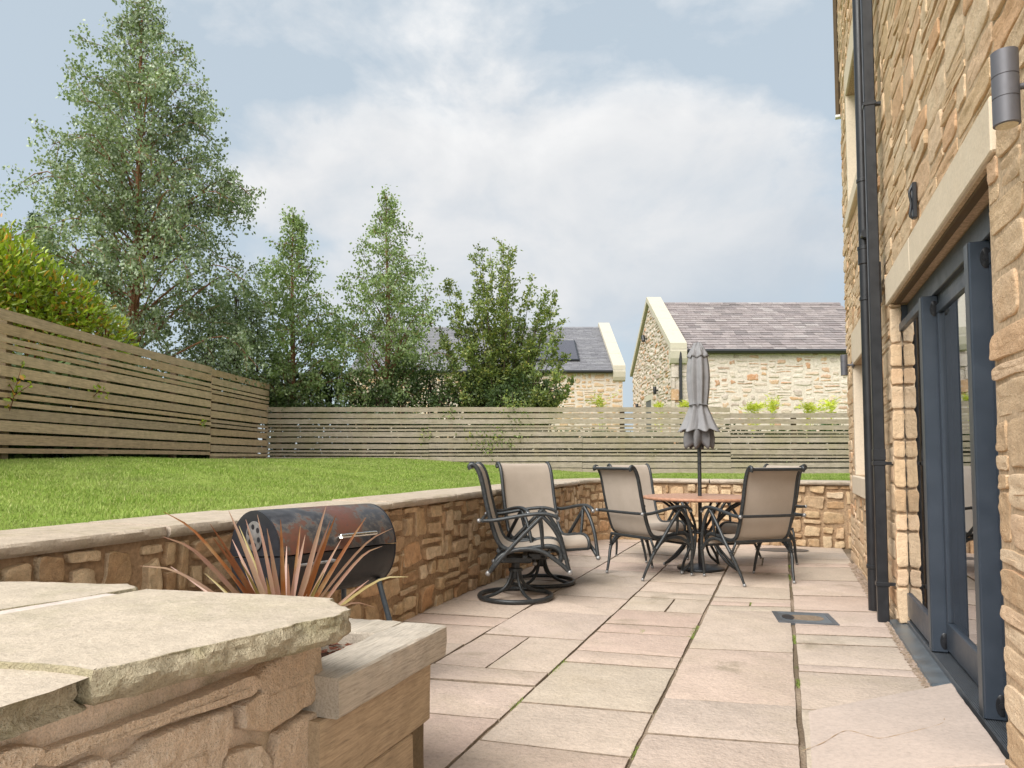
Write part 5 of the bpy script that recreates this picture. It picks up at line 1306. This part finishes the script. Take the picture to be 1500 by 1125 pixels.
    m = len(prof); kn.add(V, [tuple(range(m)), tuple(range(2 * m - 1, m - 1, -1))] + [(k, m + k, m + (k + 1) % m, (k + 1) % m) for k in range(m)])
    o = kn.build('kneeler', M['barn_coping'], t); bm = bmesh.new(); bm.from_mesh(o.data); bmesh.ops.recalc_face_normals(bm, faces=bm.faces); bm.to_mesh(o.data); bm.free()
    gt = MB(); gx0, gx1 = (.45, Lx) if end_left else (0, Lx - .45); gt.tube([P(gx0, -.16, eave - .06), P(gx1, -.16, eave - .06)], .065, 10); gt.tube([P(gx0, -.06, eave - .08), P(gx1, -.06, eave - .08)], .05, 4); gt.build('gutter', M['black_plastic'], t, smooth=50)
    return t, P, d, b, n, door
def make_barns():
    c = at(985, 510, 22.4); ang = math.atan2(_r[1], _r[0])
    t, P, d, b, n, door = barn('stone_barn', 'pale rubble stone barn with purple slate roof and raised gable', c, ang, 7.0, 7.4, 1.0, 4.50, 6.72, M['barn_stone'], M['slate'], 5, True, (.38, .21))
    dp = MB(); dp.tube([P(.22, -.12, 1.0), P(.22, -.12, 4.42)], .05, 12); dp.build('downpipe', M['black_plastic'], t, smooth=50)
    q = MB()
    for k in range(9):
        z = 1.1 + k * .36; L = .42 if k % 2 else .3
        Vv = [P(x, y, zz) for zz in (z + .01, z + .35) for y, x in ((-.045, -.045), (-.045, L - .25), (.1, L - .25), (.1, -.045))]
        q.add(Vv, [(0, 3, 2, 1), (4, 5, 6, 7), (0, 1, 5, 4), (1, 2, 6, 5), (2, 3, 7, 6), (3, 0, 4, 7)])
    o = q.build('quoins', M['barn_stone'], t); bm = bmesh.new(); bm.from_mesh(o.data); bmesh.ops.recalc_face_normals(bm, faces=bm.faces); bm.to_mesh(o.data); bm.free()
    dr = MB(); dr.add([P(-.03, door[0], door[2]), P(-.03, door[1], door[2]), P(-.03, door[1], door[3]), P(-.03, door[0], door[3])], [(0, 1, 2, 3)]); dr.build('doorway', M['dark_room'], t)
    ln = MB(); V = [P(x, y, z) for z in (door[3], door[3] + .2) for y, x in ((door[0] - .2, -.05), (door[1] + .1, -.05), (door[1] + .1, .1), (door[0] - .2, .1))]
    ln.add(V, [(0, 3, 2, 1), (4, 5, 6, 7), (0, 1, 5, 4), (1, 2, 6, 5), (2, 3, 7, 6), (3, 0, 4, 7)]); 
    V = [P(x, y, z) for z in (door[2], door[3]) for y, x in ((door[0] - .18, -.05), (door[0], -.05), (door[0], .1), (door[0] - .18, .1))]
    ln.add(V, [(0, 3, 2, 1), (4, 5, 6, 7), (0, 1, 5, 4), (1, 2, 6, 5), (2, 3, 7, 6), (3, 0, 4, 7)]); ln.build('door_surround', M['barn_coping'], t)
    rd = lambda y0, z0, lab, spot=False: None
    def glamp(y, z, lab, spot):
        p = P(-.14, y, z); o = thing('gable_lamp', lab, 'wall lamp', tuple(p), 0, 'lamps on the barn gable'); m = MB()
        if spot: m.tube([p + up_ * .12 - n * .05, p - up_ * .1 + n * .05], .07, 12)
        else: m.lathe([(.055, -.13), (.06, -.12), (.06, .12), (.055, .13)], 16, tuple(p))
        m.build('lamp_body', M['black_plastic'], o, smooth=50)
        a = MB(); a.tube([p, P(.02, y, z)], .025, 8); a.build('arm', M['black_plastic'], o, smooth=50)
    up_ = np.array([0, 0, 1.])
    glamp(2.15, 3.42, 'small dark lamp on the barn gable right of its doorway', False); glamp(5.7, 3.1, 'small dark lamp on the barn gable left of its doorway', False); glamp(4.2, 5.55, 'dark floodlight high on the barn gable', True)
    # the other barn, partly behind the trees
    c2 = at(912, 543, 30.0); L2 = 11.5; cc = c2 - np.array([_r[0], _r[1], 0]) * L2
    t, P, d, b, n, _ = barn('stone_barn', 'warm stone barn with grey slate roof partly behind the trees', cc, ang, L2, 9.6, .9, 4.78, 7.42, M['old_barn_stone'], M['slate_grey'], 8, False, (.34, .17), False)
    sl = (np.array(P(0, 4.8, 7.42)) - np.array(P(0, -.12, 4.72))); sl /= np.linalg.norm(sl); nn = np.cross(d, sl); nn = nn if nn[2] > 0 else -nn
    o0 = np.array(P(7.6, -.12, 4.77)); q = lambda x, s, h: o0 + d * x + sl * s + nn * h
    p = MB()
    for x0, x1 in ((0, 1.04), (1.08, 2.1)):
        V = [q(x, s, h) for h in (.05, .11) for x, s in ((x0, 1.05), (x1, 1.05), (x1, 3.45), (x0, 3.45))]
        p.add(V, [(0, 3, 2, 1), (4, 5, 6, 7), (0, 1, 5, 4), (1, 2, 6, 5), (2, 3, 7, 6), (3, 0, 4, 7)])
    pn = p.build('solar_panel', M['panel'], t)
    f = MB()
    for x0, x1, s0, s1 in ((-.06, 2.16, .97, 1.05), (2.1, 2.16, 1.05, 3.45), (-.06, 0, 1.05, 3.45), (1.04, 1.08, 1.05, 3.45)):
        V = [q(x, s, h) for h in (.04, .115) for x, s in ((x0, s0), (x1, s0), (x1, s1), (x0, s1))]
        f.add(V, [(0, 3, 2, 1), (4, 5, 6, 7), (0, 1, 5, 4), (1, 2, 6, 5), (2, 3, 7, 6), (3, 0, 4, 7)])
    f.build('panel_frame', M['black_plastic'], pn)
make_barns()

# ------------------------------------------------------------------ trees and shrubs
def leaf_mesh(name, C, T, L, W, mat, parent, rng, fold=False):
    """C centres, T tip directions; every leaf its own small face"""
    n = len(C); T = T / np.maximum(np.linalg.norm(T, axis=1)[:, None], 1e-6)
    Rv = rng.normal(size=(n, 3)); S = np.cross(T, Rv); S /= np.maximum(np.linalg.norm(S, axis=1)[:, None], 1e-6)
    L = np.broadcast_to(L, n)[:, None]; W = np.broadcast_to(W, n)[:, None]
    if not fold:
        V = np.stack([C, C + T * L * .42 + S * W * .5, C + T * L, C + T * L * .42 - S * W * .5], 1); F = np.arange(n * 4).reshape(n, 4)
    else:
        Nn = np.cross(S, T); u = Nn * W * .18
        V = np.stack([C, C + T * L * .3 + S * W * .45 + u, C + T * L * .68 + S * W * .42 + u, C + T * L - Nn * L * .1, C + T * L * .68 - S * W * .42 + u, C + T * L * .3 - S * W * .45 + u], 1)
        k = np.arange(n)[:, None] * 6; F = np.concatenate([k + np.array([[0, 1, 2, 3]]), k + np.array([[0, 3, 4, 5]])], 0)
    return raw_mesh(name, V.reshape(-1, 3), F, mat, parent, True, None)
def birch(label, base, h, radius, z_lo, nb, nleaf, leaf, mat, seed, group, droop=.5, up0=.5, bark='bark', name='birch_tree', aspect=1.0):
    """radius(t): crown radius at height share t; branches climb outwards and hang at their tips"""
    rng = np.random.default_rng(seed); base = np.asarray(base, float)
    t = thing(name, label, 'tree', tuple(base), 0, group)
    tr = MB(); path = [base + np.array([.10 * math.sin(k * .9 + seed) * k / 8, .08 * math.cos(k * 1.1 + seed) * k / 8, h * k / 8]) for k in range(9)]
    path = spline(path, 22); r0 = .012 * h + .02; tr.tube(path, [r0 * (1 - .93 * k / 21) for k in range(22)], 9)
    tr.build('trunk', M[bark], t, smooth=60)
    br = MB(); Cs = []; Ts = []; wsum = []
    for i in range(nb):
        f = (i + .5) / nb; s = z_lo + (1 - z_lo) * (f ** .9) * .985
        p0 = path[min(21, int(s * 21))] + (path[min(21, int(s * 21) + 1)] - path[min(21, int(s * 21))]) * (s * 21 % 1)
        az = i * 2.39996 + rng.normal(0, .3); tt = (s - z_lo) / (1 - z_lo); Rr = radius(tt) * rng.choice([rng.uniform(.45, .8), rng.uniform(.8, 1.0), rng.uniform(.95, 1.22)])
        o = np.array([math.cos(az), math.sin(az) * aspect, 0]); rise = up0 * Rr * rng.uniform(.5, 1.2) + .22 * (1 - tt) * 0
        dr = droop * Rr * rng.uniform(.3, 1.0) * (1 - .8 * tt)
        P = spline([p0, p0 + o * Rr * .35 + np.array([0, 0, rise * .55]), p0 + o * Rr * .72 + np.array([0, 0, rise * .9]), p0 + o * Rr + np.array([0, 0, rise - dr * .5])], 10)
        br.tube(P, [max(.004, .018 * (Rr / 1.5) * (1 - .85 * k / 9)) for k in range(10)], 5)
        nt = max(4, int(Rr * 11))
        for k in range(nt):
            u = rng.uniform(.12, 1) ** .8; q = P[min(9, int(u * 9))] + (P[min(9, int(u * 9) + 1)] - P[min(9, int(u * 9))]) * (u * 9 % 1)
            dv = o * rng.uniform(-.1, .8) + rng.normal(0, .45, 3); dv[2] += .30 * tt - droop * (.5 - .4 * tt) + rng.normal(0, .2)
            ln = rng.uniform(.18, .5) * (.45 + .55 * min(1, Rr)); tw = q + dv / max(np.linalg.norm(dv), .1) * ln
            tw2 = tw + np.array([0, 0, -droop * rng.uniform(0, .35) * (1 - tt)])
            if k % 3 == 0: br.tube([q, (q + tw) / 2 + np.array([0, 0, .02]), tw, tw2], [.005, .004, .003, .002], 4, cap=False)
            Cs.append((q, tw, tw2)); wsum.append(ln)
    br.build('branches', M[bark], t, smooth=60)
    w = np.array(wsum); w /= w.sum(); idx = rng.choice(len(Cs), nleaf, p=w); A = np.array(Cs)[idx]
    u = rng.uniform(0, 1, nleaf) ** .7; q = np.where(u[:, None] < .6, A[:, 0] + (A[:, 1] - A[:, 0]) * (u / .6)[:, None], A[:, 1] + (A[:, 2] - A[:, 1]) * ((u - .6) / .4)[:, None])
    q = q + rng.normal(0, .055, (nleaf, 3)); T = rng.normal(0, .6, (nleaf, 3)); T[:, 2] -= .75
    leaf_mesh('crown', q, T, leaf * rng.uniform(.65, 1.2, nleaf), leaf * .78 * rng.uniform(.65, 1.1, nleaf), mat, t, rng)
    return t
def prof(*pts):
    xs, ys = zip(*pts); return lambda v: float(np.interp(v, xs, ys))
def gz_(p): return np.array([p[0], p[1], lawn_z(np.array([p[0]]), np.array([p[1]]))[0]])
def make_trees():
    g = 'birch trees beyond the fence'
    b1 = gz_(at(190, 671, 12.6)); b1[0] += 0
    birch('tallest birch tree, full grey green crown rising above the left fence', b1, 8.4, prof((0, 1.75), (.15, 2.0), (.35, 1.8), (.5, 1.5), (.65, 1.1), (.8, .66), (.92, .34), (1, .10)), .10, 165, 64000, .064, M['birch'], 3, g, .75, .72)
    b2 = gz_(at(425, 671, 15.8))
    birch('slim young birch tree next to the corner of the fences', b2, 5.5, prof((0, 1.2), (.2, 1.1), (.4, .85), (.6, .58), (.8, .30), (1, .05)), .10, 95, 15500, .072, M['young_birch'], 11, g, .35, .9)
    b3 = gz_(at(565, 671, 16.6))
    birch('slim young birch tree standing second from the fence corner', b3, 6.25, prof((0, 1.45), (.2, 1.3), (.38, 1.0), (.55, .78), (.75, .5), (.88, .26), (1, .05)), .08, 100, 17000, .072, M['young_birch'], 23, g, .3, 1.0)
    # bushy several-stemmed tree
    b4 = gz_(at(735, 671, 16.8)); rng = np.random.default_rng(8)
    t = thing('bushy_tree', 'bushy dark green tree with upright shoots before the grey roof', 'tree', tuple(b4)); br = MB(); Cs = []; wsum = []
    tips = [(700, 362), (718, 372), (745, 360), (735, 352), (660, 408), (672, 425), (780, 405), (800, 425), (815, 430), (655, 450), (690, 430), (765, 440), (822, 470), (645, 490), (830, 520), (660, 530), (840, 560), (712, 420), (740, 400), (790, 460), (650, 560), (825, 585), (690, 480), (760, 490), (715, 520), (680, 580), (790, 575), (745, 560), (700, 560)]
    for i, (px, py) in enumerate(tips * 2):
        D = 16.8 + rng.uniform(-1.0, 1.0); tip = at(px + (rng.uniform(-14, 14) if i >= len(tips) else 0), py + (rng.uniform(0, 40) if i >= len(tips) else 0), D); o = tip - b4
        P = spline([b4 + np.array([0, 0, .1]), b4 + o * np.array([.25, .25, .35]), b4 + o * np.array([.62, .62, .62]), tip], 14)
        br.tube(P, [max(.004, .03 * (1 - .92 * k / 13)) for k in range(14)], 6)
        for k in range(44):
            u = rng.uniform(.2, 1.0) ** .75; f_ = u * 13; q = P[int(min(f_, 12))] + (P[int(min(f_, 12)) + 1] - P[int(min(f_, 12))]) * (f_ - int(min(f_, 12))); dv = rng.normal(0, 1, 3); dv[2] = abs(dv[2]) * .8 + .2; ln = rng.uniform(.08, .46) * (1.15 - .7 * u)
            tw = q + dv / np.linalg.norm(dv) * ln; Cs.append((q, tw)); wsum.append(ln + .14)
            if k % 4 == 0: br.tube([q, tw], [.005, .002], 4, cap=False)
    br.build('branches', M['bark_dark'], t, smooth=60)
    n = 42000; w = np.array(wsum); w /= w.sum(); A = np.array(Cs)[rng.choice(len(Cs), n, p=w)]; u = rng.uniform(0, 1, n)[:, None]
    q = A[:, 0] + (A[:, 1] - A[:, 0]) * u + rng.normal(0, .035, (n, 3)); T = (A[:, 1] - A[:, 0]) / np.linalg.norm(A[:, 1] - A[:, 0], axis=1)[:, None] + rng.normal(0, .55, (n, 3))
    leaf_mesh('crown', q, T, .085 * rng.uniform(.6, 1.2, n), .05 * rng.uniform(.7, 1.1, n), M['cherry'], t, rng)

    def mound(name, label, cat, blobs, n, leaf, wid, mat, seed, group=None, fold=False, upb=.5, bark='bark_dark', shell=.55, ground=None):
        rng = np.random.default_rng(seed); c0 = np.mean([b[0] for b in blobs], 0); base = gz_(c0); t = thing(name, label, cat, tuple(base), 0, group)
        w = np.array([b[1] ** 2 for b in blobs]); w /= w.sum(); idx = rng.choice(len(blobs), n, p=w)
        cen = np.array([b[0] for b in blobs])[idx]; rad = np.array([b[1] for b in blobs])[idx]
        v = rng.normal(size=(n, 3)); v /= np.linalg.norm(v, axis=1)[:, None]
        k = (shell + (1 - shell) * rng.uniform(0, 1, n) ** .6) * (1 + .22 * vnoise(np.c_[v * 3.2] + idx[:, None] * 5.1, seed)) + rng.normal(0, .05, n)
        q = cen + v * (rad * k)[:, None]; T = v + rng.normal(0, .55, (n, 3)); T[:, 2] += upb
        leaf_mesh('foliage', q, T, leaf * rng.uniform(.6, 1.25, n), wid * rng.uniform(.7, 1.15, n), mat, t, rng, fold)
        br = MB()
        for b in blobs:
            for _ in range(7):
                v = rng.normal(size=3); v[2] = abs(v[2]); v /= np.linalg.norm(v); e = b[0] + v * b[1] * .95; s = np.array([b[0][0] + rng.uniform(-.1, .1), b[0][1] + rng.uniform(-.1, .1), gz_(b[0])[2]])
                br.tube(spline([s, b[0] + rng.normal(0, .06, 3), e], 8), [.02 - .002 * i for i in range(8)], 5)
        br.build('stems', M[bark], t, smooth=60); return t
    hb = [(at(-60, 420, 8.9), .85), (at(0, 412, 9.2), .62), (at(45, 432, 9.4), .52), (at(85, 452, 9.7), .50), (at(120, 472, 10.0), .42), (at(150, 500, 10.4), .40), (at(20, 470, 9.4), .6), (at(-40, 365, 9.2), .42), (at(75, 500, 9.9), .5), (at(-120, 470, 8.7), .8)]
    mound('hedge_shrub', 'glossy yellow green shrub with reddish tips above the left fence', 'shrub', hb, 9500, .105, .042, M['hedge'], 4, None, True, .7, 'twig_red', .5)
    # conifer far left
    cb = gz_(at(38, 671, 19)); rng = np.random.default_rng(6); t = thing('conifer_tree', 'dark conifer top showing above the shrub at the far left', 'tree', tuple(cb)); H = 6.6
    tr = MB(); tr.tube([cb, cb + np.array([0, 0, H])], [.12, .01], 8); tr.build('trunk', M['bark_dark'], t, smooth=60)
    C = []; T = []
    for i in range(170):
        s = .3 + .7 * i / 170; az = i * 2.4; o = np.array([math.cos(az), math.sin(az), -.12]); R_ = 1.25 * (1 - s) + .07
        for k in range(46):
            u = rng.uniform(.1, 1); C.append(cb + np.array([0, 0, H * s]) + o * R_ * u + rng.normal(0, .035, 3)); T.append(o + rng.normal(0, .5, 3))
    leaf_mesh('crown', np.array(C), np.array(T), .10, .022, M['conifer'], t, rng)
    cb2 = gz_(at(60, 671, 20)); c = copy_tree(t); c.location = cb2 + np.array([0, 0, -.25]); c['label'] = 'smaller dark conifer top beside the birch at the far left'; c['group'] = t['group'] = 'conifer tops at the far left'
    # shrubs filling in behind the fences
    gs = 'dark shrubs behind the fences'
    mound('dark_shrub', 'leafy dark shrub in the corner behind both fences', 'shrub', [(at(330, 520, 14.0), .75), (at(300, 540, 13.2), .55), (at(370, 540, 15.2), .8), (at(350, 470, 14.8), .6), (at(310, 480, 13.8), .6), (at(345, 450, 14.6), .5), (at(372, 480, 15.2), .5)], 9500, .07, .05, M['birch'], 31, gs, False, -.6, shell=.4)
    mound('dark_shrub', 'dark shrub behind the fence below the slim corner birch', 'shrub', [(at(410, 570, 16.0), .55), (at(450, 575, 16.2), .5), (at(390, 590, 15.8), .5), (at(480, 560, 16.4), .45), (at(405, 600, 15.4), .4)], 7000, .07, .05, M['shrub'], 32, gs, False, -.2, shell=.4)
    mound('dark_shrub', 'dark shrub behind the fence between young birch and bushy tree', 'shrub', [(at(530, 575, 16.4), .5), (at(590, 560, 16.6), .55), (at(630, 570, 16.8), .5), (at(560, 590, 16.0), .35), (at(650, 590, 16.4), .35)], 7000, .07, .05, M['shrub'], 33, gs, False, -.2, shell=.4)
    mound('dark_shrub', 'dark low shrub behind the fence at the foot of bushy tree', 'shrub', [(at(700, 575, 16.6), .5), (at(760, 575, 16.6), .5), (at(735, 590, 16.2), .4), (at(800, 580, 16.9), .35)], 6000, .075, .05, M['shrub'], 34, gs, False, .2, shell=.4)
    # tangle of undergrowth filling the space behind the fences
    def thicket(name, label, A, B, off, h, n, seed):
        rng = np.random.default_rng(seed); A, B = np.array(A), np.array(B); d = (B - A) / np.linalg.norm(B - A); nb = np.array([-d[1], d[0]]); nb = nb if nb @ A > 0 else -nb
        u = rng.uniform(0, 1, n); w = rng.uniform(*off, n); xy = A + np.outer(u, B - A) + np.outer(w, nb); z = lawn_z(xy[:, 0], xy[:, 1])
        hh = h * (.82 + .25 * vnoise(np.c_[xy * 1.1, xy[:, :1] * 0], seed)); q = np.c_[xy, z + hh * rng.uniform(0, 1, n) ** 1.25]; T = rng.normal(0, 1, (n, 3)); T[:, 2] -= .3
        o = leaf_mesh(name, q, T, .11 * rng.uniform(.6, 1.3, n), .075, M['shrub'], None, rng); tag(o, label, 'undergrowth', kind='stuff')
    thicket('undergrowth', 'dark tangled undergrowth behind the left fence', FL0 + (FL0 - FL2) * .2, FL2, (.12, .75), 1.62, 34000, 5)
    thicket('undergrowth', 'dark tangled undergrowth behind the back fence', FB0, FB1, (.14, .6), 1.26, 30000, 6)
    # foliage hanging over the fences
    gh = 'leafy shoots hanging over or through the fences'
    def shoot(label, stems, n, leaf, mat, seed, bark='twig_red', spread=.06, fold=False, upb=-.3):
        rng = np.random.default_rng(seed); t = thing('leafy_shoot', label, 'shoot', tuple(stems[0][0]), 0, gh); m = MB(); C = []; T = []
        for P in stems:
            P = spline(P, 12); m.tube(P, [.006 - .0004 * k for k in range(12)], 5)
            k = max(3, n // len(stems)); u = rng.uniform(.15, 1, k); i = (u * 11).astype(int); C.append(P[i] + rng.normal(0, spread, (k, 3))); T.append((P[np.minimum(i + 1, 11)] - P[np.maximum(i - 1, 0)]) * 3 + rng.normal(0, .5, (k, 3)) + np.array([0, 0, upb]))
        m.build('stem', M[bark], t, smooth=60); leaf_mesh('leaves', np.vstack(C), np.vstack(T), leaf * rng.uniform(.6, 1.2, sum(len(c) for c in C)), leaf * .5, mat, t, rng, fold)
    A = lambda pts, D: [at(x, y, D) for x, y in pts]
    shoot('leafy sprig poking out of the left fence near the photo edge', [A([(8, 615), (18, 590), (24, 565), (34, 528)], 7.72), A([(20, 580), (35, 570), (48, 562)], 7.68), A([(21, 575), (12, 560), (8, 550)], 7.7), A([(19, 585), (10, 582), (2, 588)], 7.68)], 46, .075, M['hedge'], 1, 'twig_red', .03, True, .3)
    shoot('small leafy sprig poking out of the middle of the left fence', [A([(122, 600), (130, 588), (140, 568), (146, 560)], 9.2), A([(131, 586), (120, 574), (116, 570)], 9.2), A([(133, 584), (146, 574), (158, 578)], 9.15)], 30, .075, M['hedge'], 2, 'twig_red', .03, True, .3)
    shoot('birch leaves hanging over the far end of left fence', [A([(255, 520), (262, 545), (268, 565)], 12.0), A([(285, 525), (290, 555), (288, 580)], 12.6), A([(310, 530), (318, 555), (322, 572)], 13.2), A([(300, 530), (305, 550), (300, 562)], 12.8), A([(340, 540), (345, 560), (340, 575)], 13.9), A([(270, 540), (275, 570), (274, 600)], 12.2)], 600, .07, M['birch'], 3, 'bark_dark', .13)
    shoot('tiny leafy sprig low on the left fence near its end', [A([(283, 632), (290, 622), (296, 612)], 12.2), A([(290, 622), (300, 616)], 12.1)], 26, .07, M['hedge'], 9, 'twig_red', .04, True)
    shoot('ivy like shoot through the middle of the back fence', [A([(672, 628), (690, 642), (705, 645)], 15.0), A([(720, 630), (712, 645), (705, 660)], 15.0), A([(728, 634), (718, 650), (716, 668)], 15.0), A([(705, 640), (725, 636), (735, 630)], 15.0)], 300, .075, M['cherry'], 4, 'bark_dark', .10)
    shoot('leafy shoot on back fence behind the swivel chair tops', [A([(740, 640), (755, 640), (775, 636)], 15.0), A([(745, 645), (750, 650), (742, 652)], 15.0)], 110, .07, M['cherry'], 5, 'bark_dark', .08)
    shoot('branch of the bushy tree hanging down over the back fence', [A([(750, 575), (752, 595), (756, 618)], 15.1), A([(735, 580), (742, 600), (748, 612)], 15.1), A([(765, 585), (762, 600), (764, 612)], 15.1)], 420, .075, M['cherry'], 6, 'bark_dark', .10)
    shoot('dark leaves drooping over back fence at left corner', [A([(400, 570), (405, 595), (404, 615)], 15.1), A([(440, 580), (444, 596), (440, 606)], 15.2), A([(425, 575), (422, 595), (425, 608)], 15.1), A([(470, 585), (474, 598), (470, 604)], 15.2)], 420, .07, M['shrub'], 7, 'bark_dark', .10)
    shoot('small sprig on back fence left of the swivel chairs', [A([(612, 640), (620, 636), (626, 632)], 15.0), A([(655, 600), (660, 606), (664, 610)], 15.0)], 110, .07, M['cherry'], 8, 'bark_dark', .08)
    # pale seedlings between fence and barn
    gw = 'pale green weeds behind the back fence'
    def weed(px, top, D, label, seed, wd=.3, bot=605, n=9):
        rng = np.random.default_rng(seed); b = at(px, bot, D); tp = at(px, top, D); H = tp[2] - b[2]; t = thing('tall_weed', label, 'plant', tuple(gz_(b)), 0, gw); m = MB(); C = []; T = []
        g0 = gz_(b)
        for k in range(n):
            P = spline([g0 + np.array([rng.normal(0, .05), rng.normal(0, .05), 0]), b + rng.normal(0, .05, 3), b + np.array([rng.normal(0, wd * .6), rng.normal(0, wd * .6), H * rng.uniform(.4, 1)])], 12); m.tube(P, [.006 - .0004 * j for j in range(12)], 4)
            for u in np.linspace(.45, 1, 26):
                i = int(u * 11); v = rng.normal(0, 1, 3); v[2] = .4; C.append(P[i] + rng.normal(0, .02, 3)); T.append(v)
        m.build('stem', M['seedling'], t); n_ = len(C); leaf_mesh('leaves', np.array(C), np.array(T), .15 * rng.uniform(.6, 1.2, n_), .022, M['seedling'], t, rng)
    weed(880, 572, 18, 'pale feathery weed in front of the grey roofed barn', 1, .3)
    weed(1132, 578, 17.5, 'pale feathery weed right of the parasol before the barn', 2, .3); weed(1215, 580, 17.5, 'pale weed beside the house corner before the barn', 3, .25)
    weed(1105, 592, 17.2, 'low yellow green weed just right of the parasol', 4, .35, n=14); weed(1185, 594, 17.2, 'low yellow green weed left of the house corner', 5, .4, n=14); weed(1005, 588, 17.5, 'low weed at the foot of the barn downpipe', 6, .2); weed(968, 590, 17.5, 'thin weed left of the parasol before barn gable', 7, .2, n=5)
make_trees()
